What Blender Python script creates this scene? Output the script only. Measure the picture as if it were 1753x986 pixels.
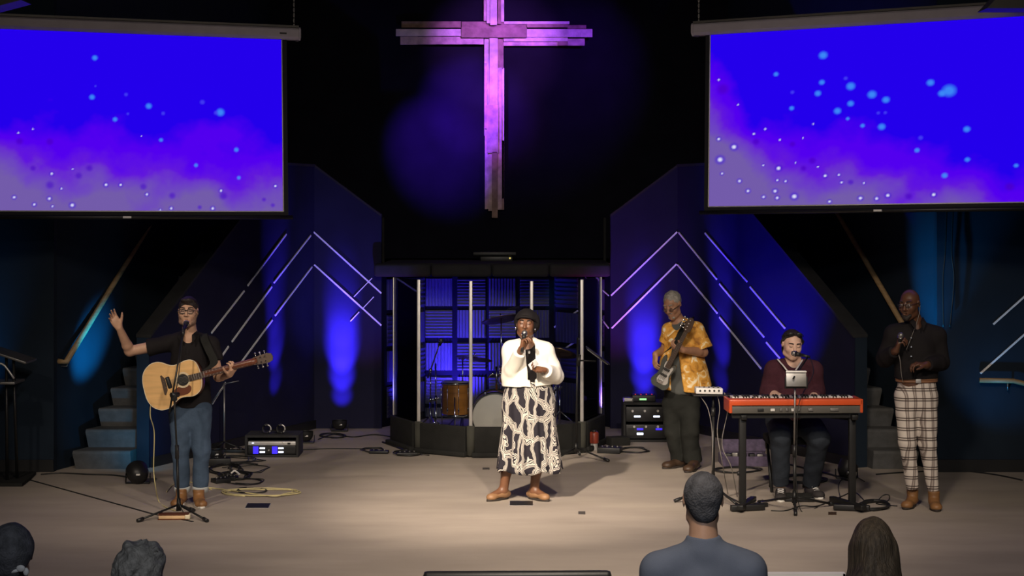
import bpy, bmesh, math, random
import numpy as np
from mathutils import Vector, Matrix, Euler

for _o in list(bpy.data.objects):
    bpy.data.objects.remove(_o, do_unlink=True)
SC = bpy.context.scene
COL = SC.collection
PI = math.pi
random.seed(7)
RNG = np.random.RandomState(11)

# ------------------------------------------------------------------ camera
# camera stands at x=0, y=0, 2.46 m above the stage floor (z=0), looks along +Y
CAMZ, FPX, HX, HY = 2.46, 3000.0, 876.5, 370.0
cam_data = bpy.data.cameras.new('camera')
cam = bpy.data.objects.new('camera', cam_data)
COL.objects.link(cam)
cam.location = (0, 0, CAMZ)
cam.rotation_euler = (PI / 2, 0, 0)
cam_data.sensor_width = 36.0
cam_data.lens = FPX / 1753.0 * 36.0
cam_data.shift_y = -(493.0 - HY) / 1753.0
cam_data.clip_start = 0.1
cam_data.clip_end = 100
SC.camera = cam

# ------------------------------------------------------------------ world + exposure
world = bpy.data.worlds.new('world')
SC.world = world
world.use_nodes = True
world.node_tree.nodes['Background'].inputs[0].default_value = (0.25, 0.32, 0.5, 1)
world.node_tree.nodes['Background'].inputs[1].default_value = 0.004
SC.view_settings.view_transform = 'Standard'
SC.view_settings.look = 'None'
SC.view_settings.gamma = 1.0
SC.view_settings.use_curve_mapping = False
SC.view_settings.exposure = 0.0


def W(px, py, d):
    """pixel of the 1753x986 photograph at depth d -> world point"""
    return Vector(((px - HX) * d / FPX, d, CAMZ - (py - HY) * d / FPX))


def FD(py, z=0.0):
    """depth at which a point of height z shows at image row py"""
    return FPX * (CAMZ - z) / (py - HY)


def FP(px, py, z=0.0):
    return W(px, py, FD(py, z))


# ------------------------------------------------------------------ lights
def spot(name, loc, target, watts, color, size_deg, blend=1.0, radius=0.05):
    l = bpy.data.lights.new(name, 'SPOT')
    l.energy = watts
    l.color = color
    l.spot_size = math.radians(size_deg)
    l.spot_blend = blend
    l.shadow_soft_size = radius
    o = bpy.data.objects.new(name, l)
    COL.objects.link(o)
    o.location = loc
    dv = Vector(target) - Vector(loc)
    o.rotation_euler = dv.to_track_quat('-Z', 'Y').to_euler()
    return o


WARM = (1.0, 0.84, 0.67)
BLUE = (0.07, 0.035, 1.0)
VIO = (0.22, 0.0, 1.0)
TEAL = (0.0, 0.42, 1.0)
# front wash hung from the house ceiling, plus added floor and stage fills
spot('front_wash_center', (-2.2, 8.4, 5.5), (0.15, 15.2, 0.2), 4500, WARM, 28, 1.0, 0.12)
spot('front_wash_center_two', (1.2, 8.0, 5.5), (0.2, 14.3, 0.0), 1700, WARM, 52, 1.0, 0.15)
spot('front_wash_left', (-5.0, 8.2, 5.5), (-2.7, 15.1, 0.6), 900, WARM, 34, 1.0, 0.15)
spot('front_wash_right', (4.6, 8.2, 5.5), (2.7, 15.1, 0.5), 520, WARM, 36, 1.0, 0.15)
spot('front_floor_fill', (0.0, 5.0, 5.5), (0.6, 13.0, 0.0), 900, WARM, 72, 0.8, 0.3)  # added spot that brightens the carpet towards the stage lip
spot('stage_fill', (0.0, 6.5, 5.5), (0.0, 16.0, 0.8), 360, WARM, 110, 1.0, 0.3)  # added wide warm fill to lift the stair rails and walls
spot('house_light', (0, -1.0, 5.4), (0.6, 9.5, 0.2), 700, (0.85, 0.9, 1.0), 60, 1.0, 0.3)
# blue up-lights on the chevron walls, plus added wing fills
def uplight(name, x, y, wx, wy, watts, zs=((0.38, 30, .10), (0.60, 30, .34), (0.92, 28, 1.3), (1.25, 22, 1.1))):
    """one floor fixture with a low and a high narrow beam onto the wall behind it"""
    for i, (z, size, k) in enumerate(zs):
        spot(name + '_beam', (x, y, 0.15), (wx, wy, z), watts * k, BLUE, size, 1.0, 0.03)


uplight('uplight_left_far', -1.97, 19.84, -1.97, 20.3, 1250)
uplight('uplight_left_near', -2.22, 19.0, -2.60, 19.42, 520, ((0.6, 22, .25), (0.95, 22, 1.0), (1.4, 20, .9), (2.0, 20, .8)))
uplight('uplight_right_far', 1.53, 19.84, 1.53, 20.3, 950)
uplight('uplight_right_near', 1.86, 18.86, 2.26, 19.35, 520, ((0.6, 22, .25), (0.95, 22, 1.0), (1.4, 20, .9), (2.0, 20, .8)))
spot('uplight_right_wide', (1.95, 17.6, 0.2), (2.75, 18.3, 1.8), 520, (0.02, 0.0, 1.0), 70, 1.0, 0.03)
spot('uplight_left_wide', (-2.3, 17.9, 0.2), (-2.8, 18.9, 1.7), 60, BLUE, 60, 1.0, 0.03)
spot('wall_magenta_left', (-1.75, 19.6, 0.15), (-1.6, 20.3, 1.6), 14, (1.0, 0.0, 0.35), 60, 1.0, 0.03)
spot('wall_magenta_right', (1.25, 19.5, 0.15), (1.2, 20.3, 1.7), 55, (0.9, 0.0, 0.5), 55, 1.0, 0.03)
spot('wing_fill_left', (-1.35, 18.6, 0.3), (-1.95, 20.3, 1.75), 210, (0.14, 0.12, 1.0), 55, 1.0, 0.03)  # added blue fill to brighten the left wing battens
spot('wing_fill_right', (1.0, 18.9, 0.3), (1.5, 20.3, 1.75), 180, (0.22, 0.10, 1.0), 55, 1.0, 0.03)  # added likewise for the right wing battens
# drum alcove
spot('alcove_blue', (-0.70, 20.95, 0.12), (-0.55, 21.33, 1.0), 340, BLUE, 95, 1.0, 0.03)
spot('alcove_blue_left', (-1.2, 20.2, 0.15), (-1.1, 21.0, 0.9), 180, BLUE, 80, 1.0, 0.03)
spot('alcove_blue_right', (0.75, 20.3, 0.15), (0.85, 20.9, 1.0), 22, BLUE, 70, 1.0, 0.03)
# teal on the stair walls
spot('teal_left', (-3.50, 16.32, 0.24), (-4.22, 17.5, 1.12), 900, TEAL, 23, 1.0, 0.03)
spot('teal_left_stair', (-3.44, 16.5, 0.22), (-3.62, 17.2, 0.45), 14, (0.0, 0.5, 1.0), 110, 1.0, 0.03)
spot('teal_right', (3.24, 16.5, 0.25), (4.05, 17.0, 1.75), 460, TEAL, 27, 1.0, 0.03)
spot('teal_right_far', (4.3, 16.2, 0.2), (5.1, 16.9, 1.6), 25, TEAL, 90, 1.0, 0.03)
spot('teal_left_far', (-5.2, 16.4, 0.2), (-5.4, 16.9, 1.4), 80, TEAL, 70, 1.0, 0.03)
# cross
spot('cross_pink', (0.5, 17.8, 5.3), (-0.16, 21.8, 4.62), 1300, (0.50, 0.15, 1.0), 25, 0.9, 0.05)
spot('cross_pink_low', (-0.9, 17.6, 5.2), (-0.21, 21.7, 3.75), 300, (0.85, 0.20, 0.75), 17, 1.0, 0.05)
spot('wall_violet', (-1.9, 19.2, 4.9), (-0.95, 22.0, 3.30), 2200, (0.15, 0.02, 1.0), 25, 1.0, 0.05)
spot('wall_violet_high', (-1.9, 19.2, 4.9), (-0.50, 22.0, 3.85), 2000, (0.15, 0.02, 1.0), 25, 1.0, 0.05)
spot('wall_violet_two', (1.9, 19.4, 5.2), (0.55, 22.0, 4.2), 300, (0.25, 0.02, 1.0), 50, 1.0, 0.05)


# ------------------------------------------------------------------ materials
def mat(name, color, rough=0.6, metal=0.0, var=0.0, vscale=8.0, bump=0.0, bscale=60.0,
        emit=None, estr=0.0, spec=0.5, stretch=(1, 1, 1), coat=0.0):
    m = bpy.data.materials.new(name)
    m.use_nodes = True
    nt = m.node_tree
    b = nt.nodes['Principled BSDF']
    b.inputs['Base Color'].default_value = (*color, 1)
    b.inputs['Roughness'].default_value = rough
    b.inputs['Metallic'].default_value = metal
    b.inputs['Specular IOR Level'].default_value = spec
    b.inputs['Coat Weight'].default_value = coat
    tc = nt.nodes.new('ShaderNodeTexCoord')
    mp = nt.nodes.new('ShaderNodeMapping')
    mp.inputs['Scale'].default_value = stretch
    nt.links.new(tc.outputs['Object'], mp.inputs['Vector'])
    if var > 0:
        n = nt.nodes.new('ShaderNodeTexNoise')
        n.inputs['Scale'].default_value = vscale
        n.inputs['Detail'].default_value = 5
        nt.links.new(mp.outputs['Vector'], n.inputs['Vector'])
        r = nt.nodes.new('ShaderNodeValToRGB')
        r.color_ramp.elements[0].position = 0.3
        r.color_ramp.elements[1].position = 0.7
        r.color_ramp.elements[0].color = (*[max(0, c * (1 - var)) for c in color], 1)
        r.color_ramp.elements[1].color = (*[min(1, c * (1 + var)) for c in color], 1)
        nt.links.new(n.outputs['Fac'], r.inputs['Fac'])
        nt.links.new(r.outputs['Color'], b.inputs['Base Color'])
    if bump > 0:
        n2 = nt.nodes.new('ShaderNodeTexNoise')
        n2.inputs['Scale'].default_value = bscale
        n2.inputs['Detail'].default_value = 3
        nt.links.new(mp.outputs['Vector'], n2.inputs['Vector'])
        bp = nt.nodes.new('ShaderNodeBump')
        bp.inputs['Strength'].default_value = bump
        bp.inputs['Distance'].default_value = 0.01
        nt.links.new(n2.outputs['Fac'], bp.inputs['Height'])
        nt.links.new(bp.outputs['Normal'], b.inputs['Normal'])
    if emit:
        b.inputs['Emission Color'].default_value = (*emit, 1)
        b.inputs['Emission Strength'].default_value = estr
    return m


def node_math(nt, op, a, b=None, c=None):
    n = nt.nodes.new('ShaderNodeMath')
    n.operation = op
    for i, v in enumerate((a, b, c)):
        if v is None:
            continue
        if isinstance(v, (int, float)):
            n.inputs[i].default_value = v
        else:
            nt.links.new(v, n.inputs[i])
    return n.outputs[0]


def node_mix(nt, fac, a, b):
    n = nt.nodes.new('ShaderNodeMix')
    n.data_type = 'RGBA'
    if isinstance(fac, (int, float)):
        n.inputs[0].default_value = fac
    else:
        nt.links.new(fac, n.inputs[0])
    for k, v in ((6, a), (7, b)):
        if isinstance(v, tuple):
            n.inputs[k].default_value = (*v, 1)
        else:
            nt.links.new(v, n.inputs[k])
    return n.outputs[2]


M = {}
M['floor'] = mat('stage_carpet', (0.36, 0.31, 0.265), 0.95, var=0.13, vscale=1.7, bump=0.25, bscale=180, spec=0.15, stretch=(0.5, 1.3, 1))
M['house_floor'] = mat('house_carpet', (0.03, 0.03, 0.035), 0.95, var=0.2)
M['wall_navy'] = mat('navy_wall_paint', (0.014, 0.014, 0.040), 0.85, var=0.12, vscale=3, spec=0.2)
M['wall_dark'] = mat('black_wall_paint', (0.010, 0.010, 0.017), 0.9, var=0.15, vscale=3, spec=0.03)
M['wall_teal'] = mat('dark_teal_wall_paint', (0.013, 0.022, 0.036), 0.85, var=0.12, vscale=3, spec=0.2)
M['ceiling'] = mat('black_ceiling', (0.012, 0.012, 0.016), 0.95)
M['cap'] = mat('dark_grey_ledge', (0.020, 0.020, 0.021), 0.85, var=0.2)
M['batten'] = mat('white_painted_batten', (0.90, 0.89, 0.92), 0.5, var=0.1, vscale=20)
M['stair'] = mat('grey_stair_carpet', (0.10, 0.10, 0.10), 0.95, var=0.15, vscale=14, bump=0.3, bscale=150, spec=0.1)
M['wood_rail'] = mat('oak_handrail', (0.42, 0.27, 0.13), 0.5, var=0.2, vscale=6, stretch=(1, 1, 6))
M['black'] = mat('black_plastic', (0.012, 0.012, 0.013), 0.45, var=0.1)
M['black_matte'] = mat('black_foam', (0.020, 0.020, 0.019), 0.95, var=0.15, bump=0.3, bscale=90, spec=0.15)
M['foam_post'] = mat('olive_black_foam', (0.045, 0.045, 0.036), 0.95, var=0.15)
M['black_metal'] = mat('black_powder_coated_steel', (0.02, 0.02, 0.02), 0.4, metal=0.4, var=0.1)
M['grey_metal'] = mat('worn_grey_metal', (0.28, 0.27, 0.26), 0.4, metal=0.8, var=0.2)
M['chrome'] = mat('chrome', (0.7, 0.7, 0.72), 0.18, metal=1.0, var=0.05)
M['alu'] = mat('brushed_aluminium', (0.62, 0.60, 0.58), 0.42, metal=0.6, var=0.1)
M['white'] = mat('white_plastic', (0.72, 0.70, 0.68), 0.5, var=0.05)
M['screen_case'] = mat('off_white_case', (0.34, 0.31, 0.34), 0.5, var=0.06)
M['screen_border'] = mat('black_screen_border', (0.006, 0.006, 0.008), 0.8)
M['led_white'] = mat('white_led_display', (0.8, 0.85, 1), 0.4, emit=(0.75, 0.82, 1.0), estr=3.0)
M['led_blue'] = mat('blue_led_glow', (0.05, 0.04, 0.8), 0.4, emit=(0.05, 0.02, 1.0), estr=0.8)
M['led_green'] = mat('green_lcd', (0.3, 0.8, 0.3), 0.4, emit=(0.35, 1.0, 0.35), estr=1.0)
M['led_red'] = mat('red_led', (0.8, 0.05, 0.05), 0.4, emit=(1.0, 0.06, 0.05), estr=0.5)
M['cable'] = mat('black_cable', (0.014, 0.014, 0.014), 0.5)
M['cable_yellow'] = mat('pale_yellow_cable', (0.55, 0.48, 0.24), 0.5)
M['cable_grey'] = mat('grey_cable', (0.22, 0.2, 0.18), 0.5)
M['skin_light'] = mat('light_skin', (0.56, 0.33, 0.22), 0.5, var=0.06, vscale=25)
M['skin_fair'] = mat('fair_skin', (0.70, 0.45, 0.34), 0.5, var=0.05, vscale=25)
M['skin_tan'] = mat('tanned_skin', (0.40, 0.21, 0.13), 0.5, var=0.08, vscale=25)
M['skin_dark'] = mat('dark_brown_skin', (0.105, 0.045, 0.024), 0.42, var=0.1, vscale=25)
M['skin_brown'] = mat('brown_skin', (0.17, 0.075, 0.038), 0.42, var=0.1, vscale=25)
M['lips'] = mat('lips', (0.36, 0.13, 0.11), 0.45, var=0.05)
M['lips_dark'] = mat('dark_lips', (0.11, 0.035, 0.03), 0.45, var=0.05)
M['mouth'] = mat('mouth_inside', (0.02, 0.006, 0.006), 0.6)
M['eye'] = mat('eye_white', (0.55, 0.5, 0.46), 0.3)
M['iris'] = mat('dark_iris', (0.02, 0.012, 0.01), 0.2)
M['hair_dark'] = mat('dark_brown_hair', (0.020, 0.013, 0.010), 0.6, var=0.4, vscale=40, bump=0.5, bscale=140, stretch=(2, 2, 0.4))
M['hair_brown'] = mat('brown_long_hair', (0.12, 0.085, 0.052), 0.6, var=0.5, vscale=22, bump=0.8, bscale=60, stretch=(3, 3, 0.25))
M['hair_grey'] = mat('grey_hair', (0.30, 0.28, 0.25), 0.7, var=0.35, vscale=40, bump=0.6, bscale=120)
M['hair_darkgrey'] = mat('dark_greying_hair', (0.10, 0.10, 0.11), 0.8, var=0.4, vscale=30, bump=0.6, bscale=120)
M['stubble'] = mat('beard_stubble', (0.20, 0.12, 0.085), 0.8, var=0.2, vscale=60)
M['denim'] = mat('blue_denim', (0.055, 0.085, 0.135), 0.85, var=0.3, vscale=5, bump=0.3, bscale=60, spec=0.15)
M['denim_cuff'] = mat('pale_denim_cuff', (0.40, 0.42, 0.42), 0.85, var=0.1)
M['denim_black'] = mat('charcoal_denim', (0.020, 0.021, 0.019), 0.9, var=0.25, vscale=6, bump=0.3, bscale=60, spec=0.15)
M['denim_navy'] = mat('dark_navy_denim', (0.028, 0.034, 0.045), 0.9, var=0.25, vscale=6, bump=0.3, bscale=60, spec=0.15)
M['shirt_black'] = mat('black_cotton', (0.014, 0.012, 0.013), 0.85, var=0.15, bump=0.2, bscale=30, spec=0.15)
M['tee_grey'] = mat('charcoal_tee', (0.10, 0.105, 0.10), 0.9, var=0.08, spec=0.15)
M['sweater'] = mat('plum_knit', (0.065, 0.022, 0.032), 0.95, var=0.12, vscale=20, bump=0.5, bscale=160, spec=0.15)
M['jacket_white'] = mat('cream_white_jacket', (0.86, 0.83, 0.74), 0.8, var=0.03, bump=0.12, bscale=14)
M['suit'] = mat('slate_blue_suit', (0.15, 0.175, 0.235), 0.9, var=0.08, bump=0.15, bscale=200, spec=0.15)
M['boot_tan'] = mat('tan_leather', (0.24, 0.115, 0.042), 0.5, var=0.2, vscale=12)
M['shoe_brown'] = mat('dark_brown_leather', (0.05, 0.028, 0.016), 0.5, var=0.25, vscale=12)
M['flat_tan'] = mat('light_tan_leather', (0.27, 0.145, 0.07), 0.5, var=0.15)
M['shoe_black'] = mat('black_sneaker_mesh', (0.03, 0.025, 0.026), 0.8, var=0.2)
M['sole_white'] = mat('white_rubber', (0.75, 0.73, 0.68), 0.6)
M['sole_dark'] = mat('dark_rubber', (0.03, 0.022, 0.018), 0.8)
M['leather_belt'] = mat('brown_belt_leather', (0.26, 0.12, 0.06), 0.5, var=0.1)
M['spruce'] = mat('spruce_soundboard', (0.74, 0.45, 0.19), 0.32, var=0.12, vscale=3, stretch=(1, 1, 9), coat=0.3)
M['mahogany'] = mat('mahogany', (0.13, 0.04, 0.02), 0.35, var=0.2, vscale=5)
M['fretboard'] = mat('dark_fretboard', (0.07, 0.04, 0.025), 0.5, var=0.2)
M['cream'] = mat('cream_binding', (0.75, 0.66, 0.48), 0.4)
M['bass_body'] = mat('grey_bass_paint', (0.05, 0.055, 0.05), 0.25, var=0.1, coat=0.5)
M['key_red'] = mat('red_orange_keyboard_shell', (0.62, 0.085, 0.022), 0.35, var=0.06, coat=0.2)
M['key_white'] = mat('ivory_key', (0.8, 0.76, 0.7), 0.3)
M['key_grey'] = mat('grey_panel', (0.085, 0.08, 0.07), 0.5, var=0.1)
M['drum_wood'] = mat('amber_drum_lacquer', (0.42, 0.17, 0.035), 0.25, var=0.25, vscale=5, stretch=(1, 1, 5), coat=0.5)
M['drum_head'] = mat('cream_drum_head', (0.66, 0.60, 0.50), 0.5, var=0.04)
M['bronze'] = mat('bronze_cymbal', (0.42, 0.28, 0.12), 0.35, metal=0.9, var=0.15)
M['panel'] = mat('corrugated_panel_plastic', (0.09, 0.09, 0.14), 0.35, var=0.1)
M['panel_dimmed'] = mat('corrugated_panel_dimmed', (0.045, 0.045, 0.09), 0.45, var=0.1)  # darker copy of the panel plastic, weaker light painted into its colour
M['red_bottle'] = mat('red_bottle_paint', (0.20, 0.035, 0.02), 0.4)
M['tape'] = mat('gaffer_tape', (0.06, 0.05, 0.045), 0.8)
M['paper'] = mat('white_paper', (0.8, 0.8, 0.78), 0.7)
M['book'] = mat('tan_wood_block', (0.66, 0.44, 0.24), 0.6, var=0.15)
M['case_purple'] = mat('grey_violet_fabric', (0.085, 0.065, 0.115), 0.9, var=0.35, vscale=18)
M['plank_a'] = mat('weathered_pale_plank', (0.75, 0.60, 0.62), 0.75, var=0.3, vscale=7, bump=0.5, bscale=40, stretch=(1, 1, 1))
M['plank_b'] = mat('weathered_brown_plank', (0.34, 0.22, 0.18), 0.8, var=0.35, vscale=9, bump=0.5, bscale=40)
M['plank_c'] = mat('weathered_rose_plank', (0.60, 0.42, 0.42), 0.75, var=0.35, vscale=10, bump=0.5, bscale=40)


def glass_mat():
    m = bpy.data.materials.new('clear_acrylic')
    m.use_nodes = True
    nt = m.node_tree
    nt.nodes.clear()
    out = nt.nodes.new('ShaderNodeOutputMaterial')
    mx = nt.nodes.new('ShaderNodeMixShader')
    tr = nt.nodes.new('ShaderNodeBsdfTransparent')
    tr.inputs[0].default_value = (0.93, 0.95, 0.97, 1)
    gl = nt.nodes.new('ShaderNodeBsdfGlossy')
    gl.inputs['Roughness'].default_value = 0.02
    fr = nt.nodes.new('ShaderNodeFresnel')
    fr.inputs[0].default_value = 1.35
    nt.links.new(fr.outputs[0], mx.inputs[0])
    nt.links.new(tr.outputs[0], mx.inputs[1])
    nt.links.new(gl.outputs[0], mx.inputs[2])
    nt.links.new(mx.outputs[0], out.inputs[0])
    return m


M['glass'] = glass_mat()


def skirt_mat():
    m = mat('black_and_white_loop_print', (0.02, 0.015, 0.03), 0.85)
    nt = m.node_tree
    b = nt.nodes['Principled BSDF']
    tc = nt.nodes.new('ShaderNodeTexCoord')
    nz = nt.nodes.new('ShaderNodeTexNoise')
    nz.inputs['Scale'].default_value = 7
    nt.links.new(tc.outputs['Object'], nz.inputs['Vector'])
    add = nt.nodes.new('ShaderNodeVectorMath'); add.operation = 'MULTIPLY_ADD'
    nt.links.new(nz.outputs['Color'], add.inputs[0])
    add.inputs[1].default_value = (0.12, 0.12, 0.16)
    nt.links.new(tc.outputs['Object'], add.inputs[2])
    mp = nt.nodes.new('ShaderNodeMapping')
    mp.inputs['Scale'].default_value = (10.5, 10.5, 4.4)
    nt.links.new(add.outputs[0], mp.inputs['Vector'])
    v = nt.nodes.new('ShaderNodeTexVoronoi')
    v.feature = 'DISTANCE_TO_EDGE'
    v.inputs['Scale'].default_value = 1.0
    nt.links.new(mp.outputs[0], v.inputs['Vector'])
    band = node_math(nt, 'LESS_THAN', v.outputs['Distance'], 0.15)
    fine = node_math(nt, 'SINE', node_math(nt, 'MULTIPLY', v.outputs['Distance'], 105.0))
    fine = node_math(nt, 'GREATER_THAN', fine, -0.15)
    f = node_math(nt, 'MULTIPLY', band, fine)
    c = node_mix(nt, f, (0.013, 0.010, 0.018), (0.58, 0.54, 0.48))
    nt.links.new(c, b.inputs['Base Color'])
    return m


def plaid_mat():
    m = mat('cream_and_brown_plaid', (0.6, 0.55, 0.5), 0.85)
    nt = m.node_tree
    b = nt.nodes['Principled BSDF']
    tc = nt.nodes.new('ShaderNodeTexCoord')
    sp = nt.nodes.new('ShaderNodeSeparateXYZ')
    nt.links.new(tc.outputs['Object'], sp.inputs[0])

    def bands(val, per, off):
        t = node_math(nt, 'FRACT', node_math(nt, 'ADD', node_math(nt, 'DIVIDE', val, per), off))
        wide = node_math(nt, 'LESS_THAN', t, 0.36)
        l1 = node_math(nt, 'LESS_THAN', node_math(nt, 'ABSOLUTE', node_math(nt, 'SUBTRACT', t, 0.18)), 0.055)
        dark = node_math(nt, 'SUBTRACT', wide, l1)
        return dark, node_math(nt, 'LESS_THAN', t, 0.42)
    xx = node_math(nt, 'ADD', sp.outputs[0], node_math(nt, 'MULTIPLY', sp.outputs[1], 0.5))
    xx = node_math(nt, 'ADD', xx, node_math(nt, 'MULTIPLY', sp.outputs[2], 0.045))
    dh, wh = bands(sp.outputs[2], 0.083, 0.1)
    dv, wv = bands(xx, 0.072, 0.3)
    c = node_mix(nt, node_math(nt, 'MULTIPLY', wv, 0.35), (0.66, 0.59, 0.53), (0.10, 0.05, 0.04))
    c = node_mix(nt, node_math(nt, 'MULTIPLY', dv, 0.55), c, (0.06, 0.03, 0.025))
    c = node_mix(nt, node_math(nt, 'MULTIPLY', dh, 0.86), c, (0.035, 0.018, 0.016))
    nt.links.new(c, b.inputs['Base Color'])
    return m


def hawaii_mat():
    m = mat('amber_floral_print', (0.6, 0.3, 0.05), 0.8)
    nt = m.node_tree
    b = nt.nodes['Principled BSDF']
    tc = nt.nodes.new('ShaderNodeTexCoord')
    n = nt.nodes.new('ShaderNodeTexNoise'); n.inputs['Scale'].default_value = 11; n.inputs['Detail'].default_value = 4
    n.inputs['Distortion'].default_value = 1.2
    nt.links.new(tc.outputs['Object'], n.inputs['Vector'])
    r = nt.nodes.new('ShaderNodeValToRGB')
    e = r.color_ramp.elements
    e[0].position = 0.30; e[0].color = (0.30, 0.11, 0.02, 1)
    e[1].position = 0.45; e[1].color = (0.72, 0.34, 0.05, 1)
    for p, c in ((0.56, (0.80, 0.42, 0.08, 1)), (0.62, (0.90, 0.72, 0.42, 1)), (0.72, (0.95, 0.85, 0.68, 1))):
        q = e.new(p); q.color = c
    nt.links.new(n.outputs['Fac'], r.inputs['Fac'])
    nt.links.new(r.outputs['Color'], b.inputs['Base Color'])
    return m


M['skirt'] = skirt_mat()
M['plaid'] = plaid_mat()
M['hawaii'] = hawaii_mat()

# ------------------------------------------------------------------ object helpers
ORG = {}


def link(o, parent=None, loc=None):
    COL.objects.link(o)
    if parent is not None:
        o.parent = parent
        ORG[o.name] = ORG[parent.name]
    return o


def tag(o, label=None, cat=None, group=None, kind=None):
    if label: o['label'] = label
    if cat: o['category'] = cat
    if group: o['group'] = group
    if kind: o['kind'] = kind
    return o


def thing(name, loc, label, cat, group=None, kind=None):
    o = bpy.data.objects.new(name, None)
    o.empty_display_size = 0.1
    COL.objects.link(o)
    o.location = loc
    ORG[o.name] = Vector(loc)
    return tag(o, label, cat, group, kind)


def rotm(rx=0, ry=0, rz=0):
    return Euler((math.radians(rx), math.radians(ry), math.radians(rz)), 'XYZ').to_matrix()


def frame_from(dirv, hint=(0, 0, 1)):
    z = Vector(dirv).normalized()
    h = Vector(hint)
    if abs(z.dot(h)) > 0.97:
        h = Vector((1, 0, 0))
    x = h.cross(z).normalized()
    y = z.cross(x)
    return Matrix((x, y, z)).transposed()


class MB:
    """collects shapes in world coordinates and links them as ONE mesh object"""

    def __init__(s):
        s.v = []; s.f = []; s.smooth = []

    def add(s, vs, fs, sm=False):
        n = len(s.v)
        s.v += [Vector(v) for v in vs]
        s.f += [tuple(i + n for i in f) for f in fs]
        s.smooth += [sm] * len(fs)
        return s

    def box(s, c, size, R=None, bev=0.0):
        c = Vector(c)
        hx, hy, hz = [q / 2 for q in size]
        R = R or Matrix.Identity(3)
        if bev <= 0:
            vs = [c + R @ Vector((x, y, z)) for x in (-hx, hx) for y in (-hy, hy) for z in (-hz, hz)]
            fs = [(0, 1, 3, 2), (4, 6, 7, 5), (0, 4, 5, 1), (2, 3, 7, 6), (0, 2, 6, 4), (1, 5, 7, 3)]
            return s.add(vs, fs)
        b = min(bev, hx * .9, hy * .9, hz * .9)
        bm = bmesh.new()
        bmesh.ops.create_cube(bm, size=1)
        for v in bm.verts:
            v.co = Vector((v.co.x * 2 * hx, v.co.y * 2 * hy, v.co.z * 2 * hz))
        bmesh.ops.bevel(bm, geom=list(bm.edges), offset=b, segments=2, affect='EDGES', profile=0.6)
        vs = [c + R @ v.co for v in bm.verts]
        fs = [[v.index for v in f.verts] for f in bm.faces]
        bm.free()
        return s.add(vs, fs, True)

    def cyl(s, a, b, r, r2=None, seg=12, cap=True, sm=True):
        a = Vector(a); b = Vector(b)
        r2 = r if r2 is None else r2
        F = frame_from(b - a)
        vs = []
        for p, rr in ((a, r), (b, r2)):
            for i in range(seg):
                t = 2 * PI * i / seg
                vs.append(p + F @ Vector((math.cos(t) * rr, math.sin(t) * rr, 0)))
        fs = [(i, (i + 1) % seg, seg + (i + 1) % seg, seg + i) for i in range(seg)]
        s.add(vs, fs, sm)
        if cap:
            n = len(s.v) - 2 * seg
            s.f.append(tuple(n + i for i in reversed(range(seg)))); s.smooth.append(False)
            s.f.append(tuple(n + seg + i for i in range(seg))); s.smooth.append(False)
        return s

    def tube(s, pts, r, seg=8, sub=0, closed=False):
        pts = [Vector(p) for p in pts]
        if sub:
            pts = catmull(pts, sub, closed)
        n = len(pts)
        vs = []
        F = None
        for i, p in enumerate(pts):
            if closed:
                d = pts[(i + 1) % n] - pts[i - 1]
            else:
                d = pts[min(i + 1, n - 1)] - pts[max(i - 1, 0)]
            if d.length < 1e-6:
                d = Vector((0, 0, 1))
            d.normalize()
            if F is None:
                F = frame_from(d)
            else:
                x = F.col[0] - d * F.col[0].dot(d)
                if x.length < 1e-4:
                    F = frame_from(d)
                else:
                    x.normalize()
                    y = d.cross(x)
                    F = Matrix((x, y, d)).transposed()
            rr = r[i] if isinstance(r, (list, tuple)) else r
            for k in range(seg):
                t = 2 * PI * k / seg
                vs.append(p + F @ Vector((math.cos(t) * rr, math.sin(t) * rr, 0)))
        fs = []
        for i in range(n if closed else n - 1):
            j = (i + 1) % n
            for k in range(seg):
                fs.append((i * seg + k, i * seg + (k + 1) % seg, j * seg + (k + 1) % seg, j * seg + k))
        if not closed:
            fs.append(tuple(reversed(range(seg))))
            fs.append(tuple((n - 1) * seg + k for k in range(seg)))
        return s.add(vs, fs, True)

    def ball(s, c, r, R=None, seg=14, rings=9):
        c = Vector(c)
        rx, ry, rz = (r, r, r) if isinstance(r, (int, float)) else r
        R = R or Matrix.Identity(3)
        vs = [c + R @ Vector((0, 0, rz))]
        for i in range(1, rings):
            ph = PI * i / rings
            for k in range(seg):
                t = 2 * PI * k / seg
                vs.append(c + R @ Vector((rx * math.sin(ph) * math.cos(t), ry * math.sin(ph) * math.sin(t), rz * math.cos(ph))))
        vs.append(c + R @ Vector((0, 0, -rz)))
        fs = [(0, 1 + k, 1 + (k + 1) % seg) for k in range(seg)]
        for i in range(rings - 2):
            for k in range(seg):
                a = 1 + i * seg
                fs.append((a + k, a + seg + k, a + seg + (k + 1) % seg, a + (k + 1) % seg))
        l = len(vs) - 1
        a = 1 + (rings - 2) * seg
        fs += [(l, a + (k + 1) % seg, a + k) for k in range(seg)]
        return s.add(vs, fs, True)

    def lathe(s, c, prof, R=None, seg=24, sm=True):
        """prof: (radius, height) pairs about local z"""
        c = Vector(c)
        R = R or Matrix.Identity(3)
        vs = []
        for (r, z) in prof:
            for k in range(seg):
                t = 2 * PI * k / seg
                vs.append(c + R @ Vector((r * math.cos(t), r * math.sin(t), z)))
        fs = []
        for i in range(len(prof) - 1):
            for k in range(seg):
                fs.append((i * seg + k, i * seg + (k + 1) % seg, (i + 1) * seg + (k + 1) % seg, (i + 1) * seg + k))
        return s.add(vs, fs, sm)

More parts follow.
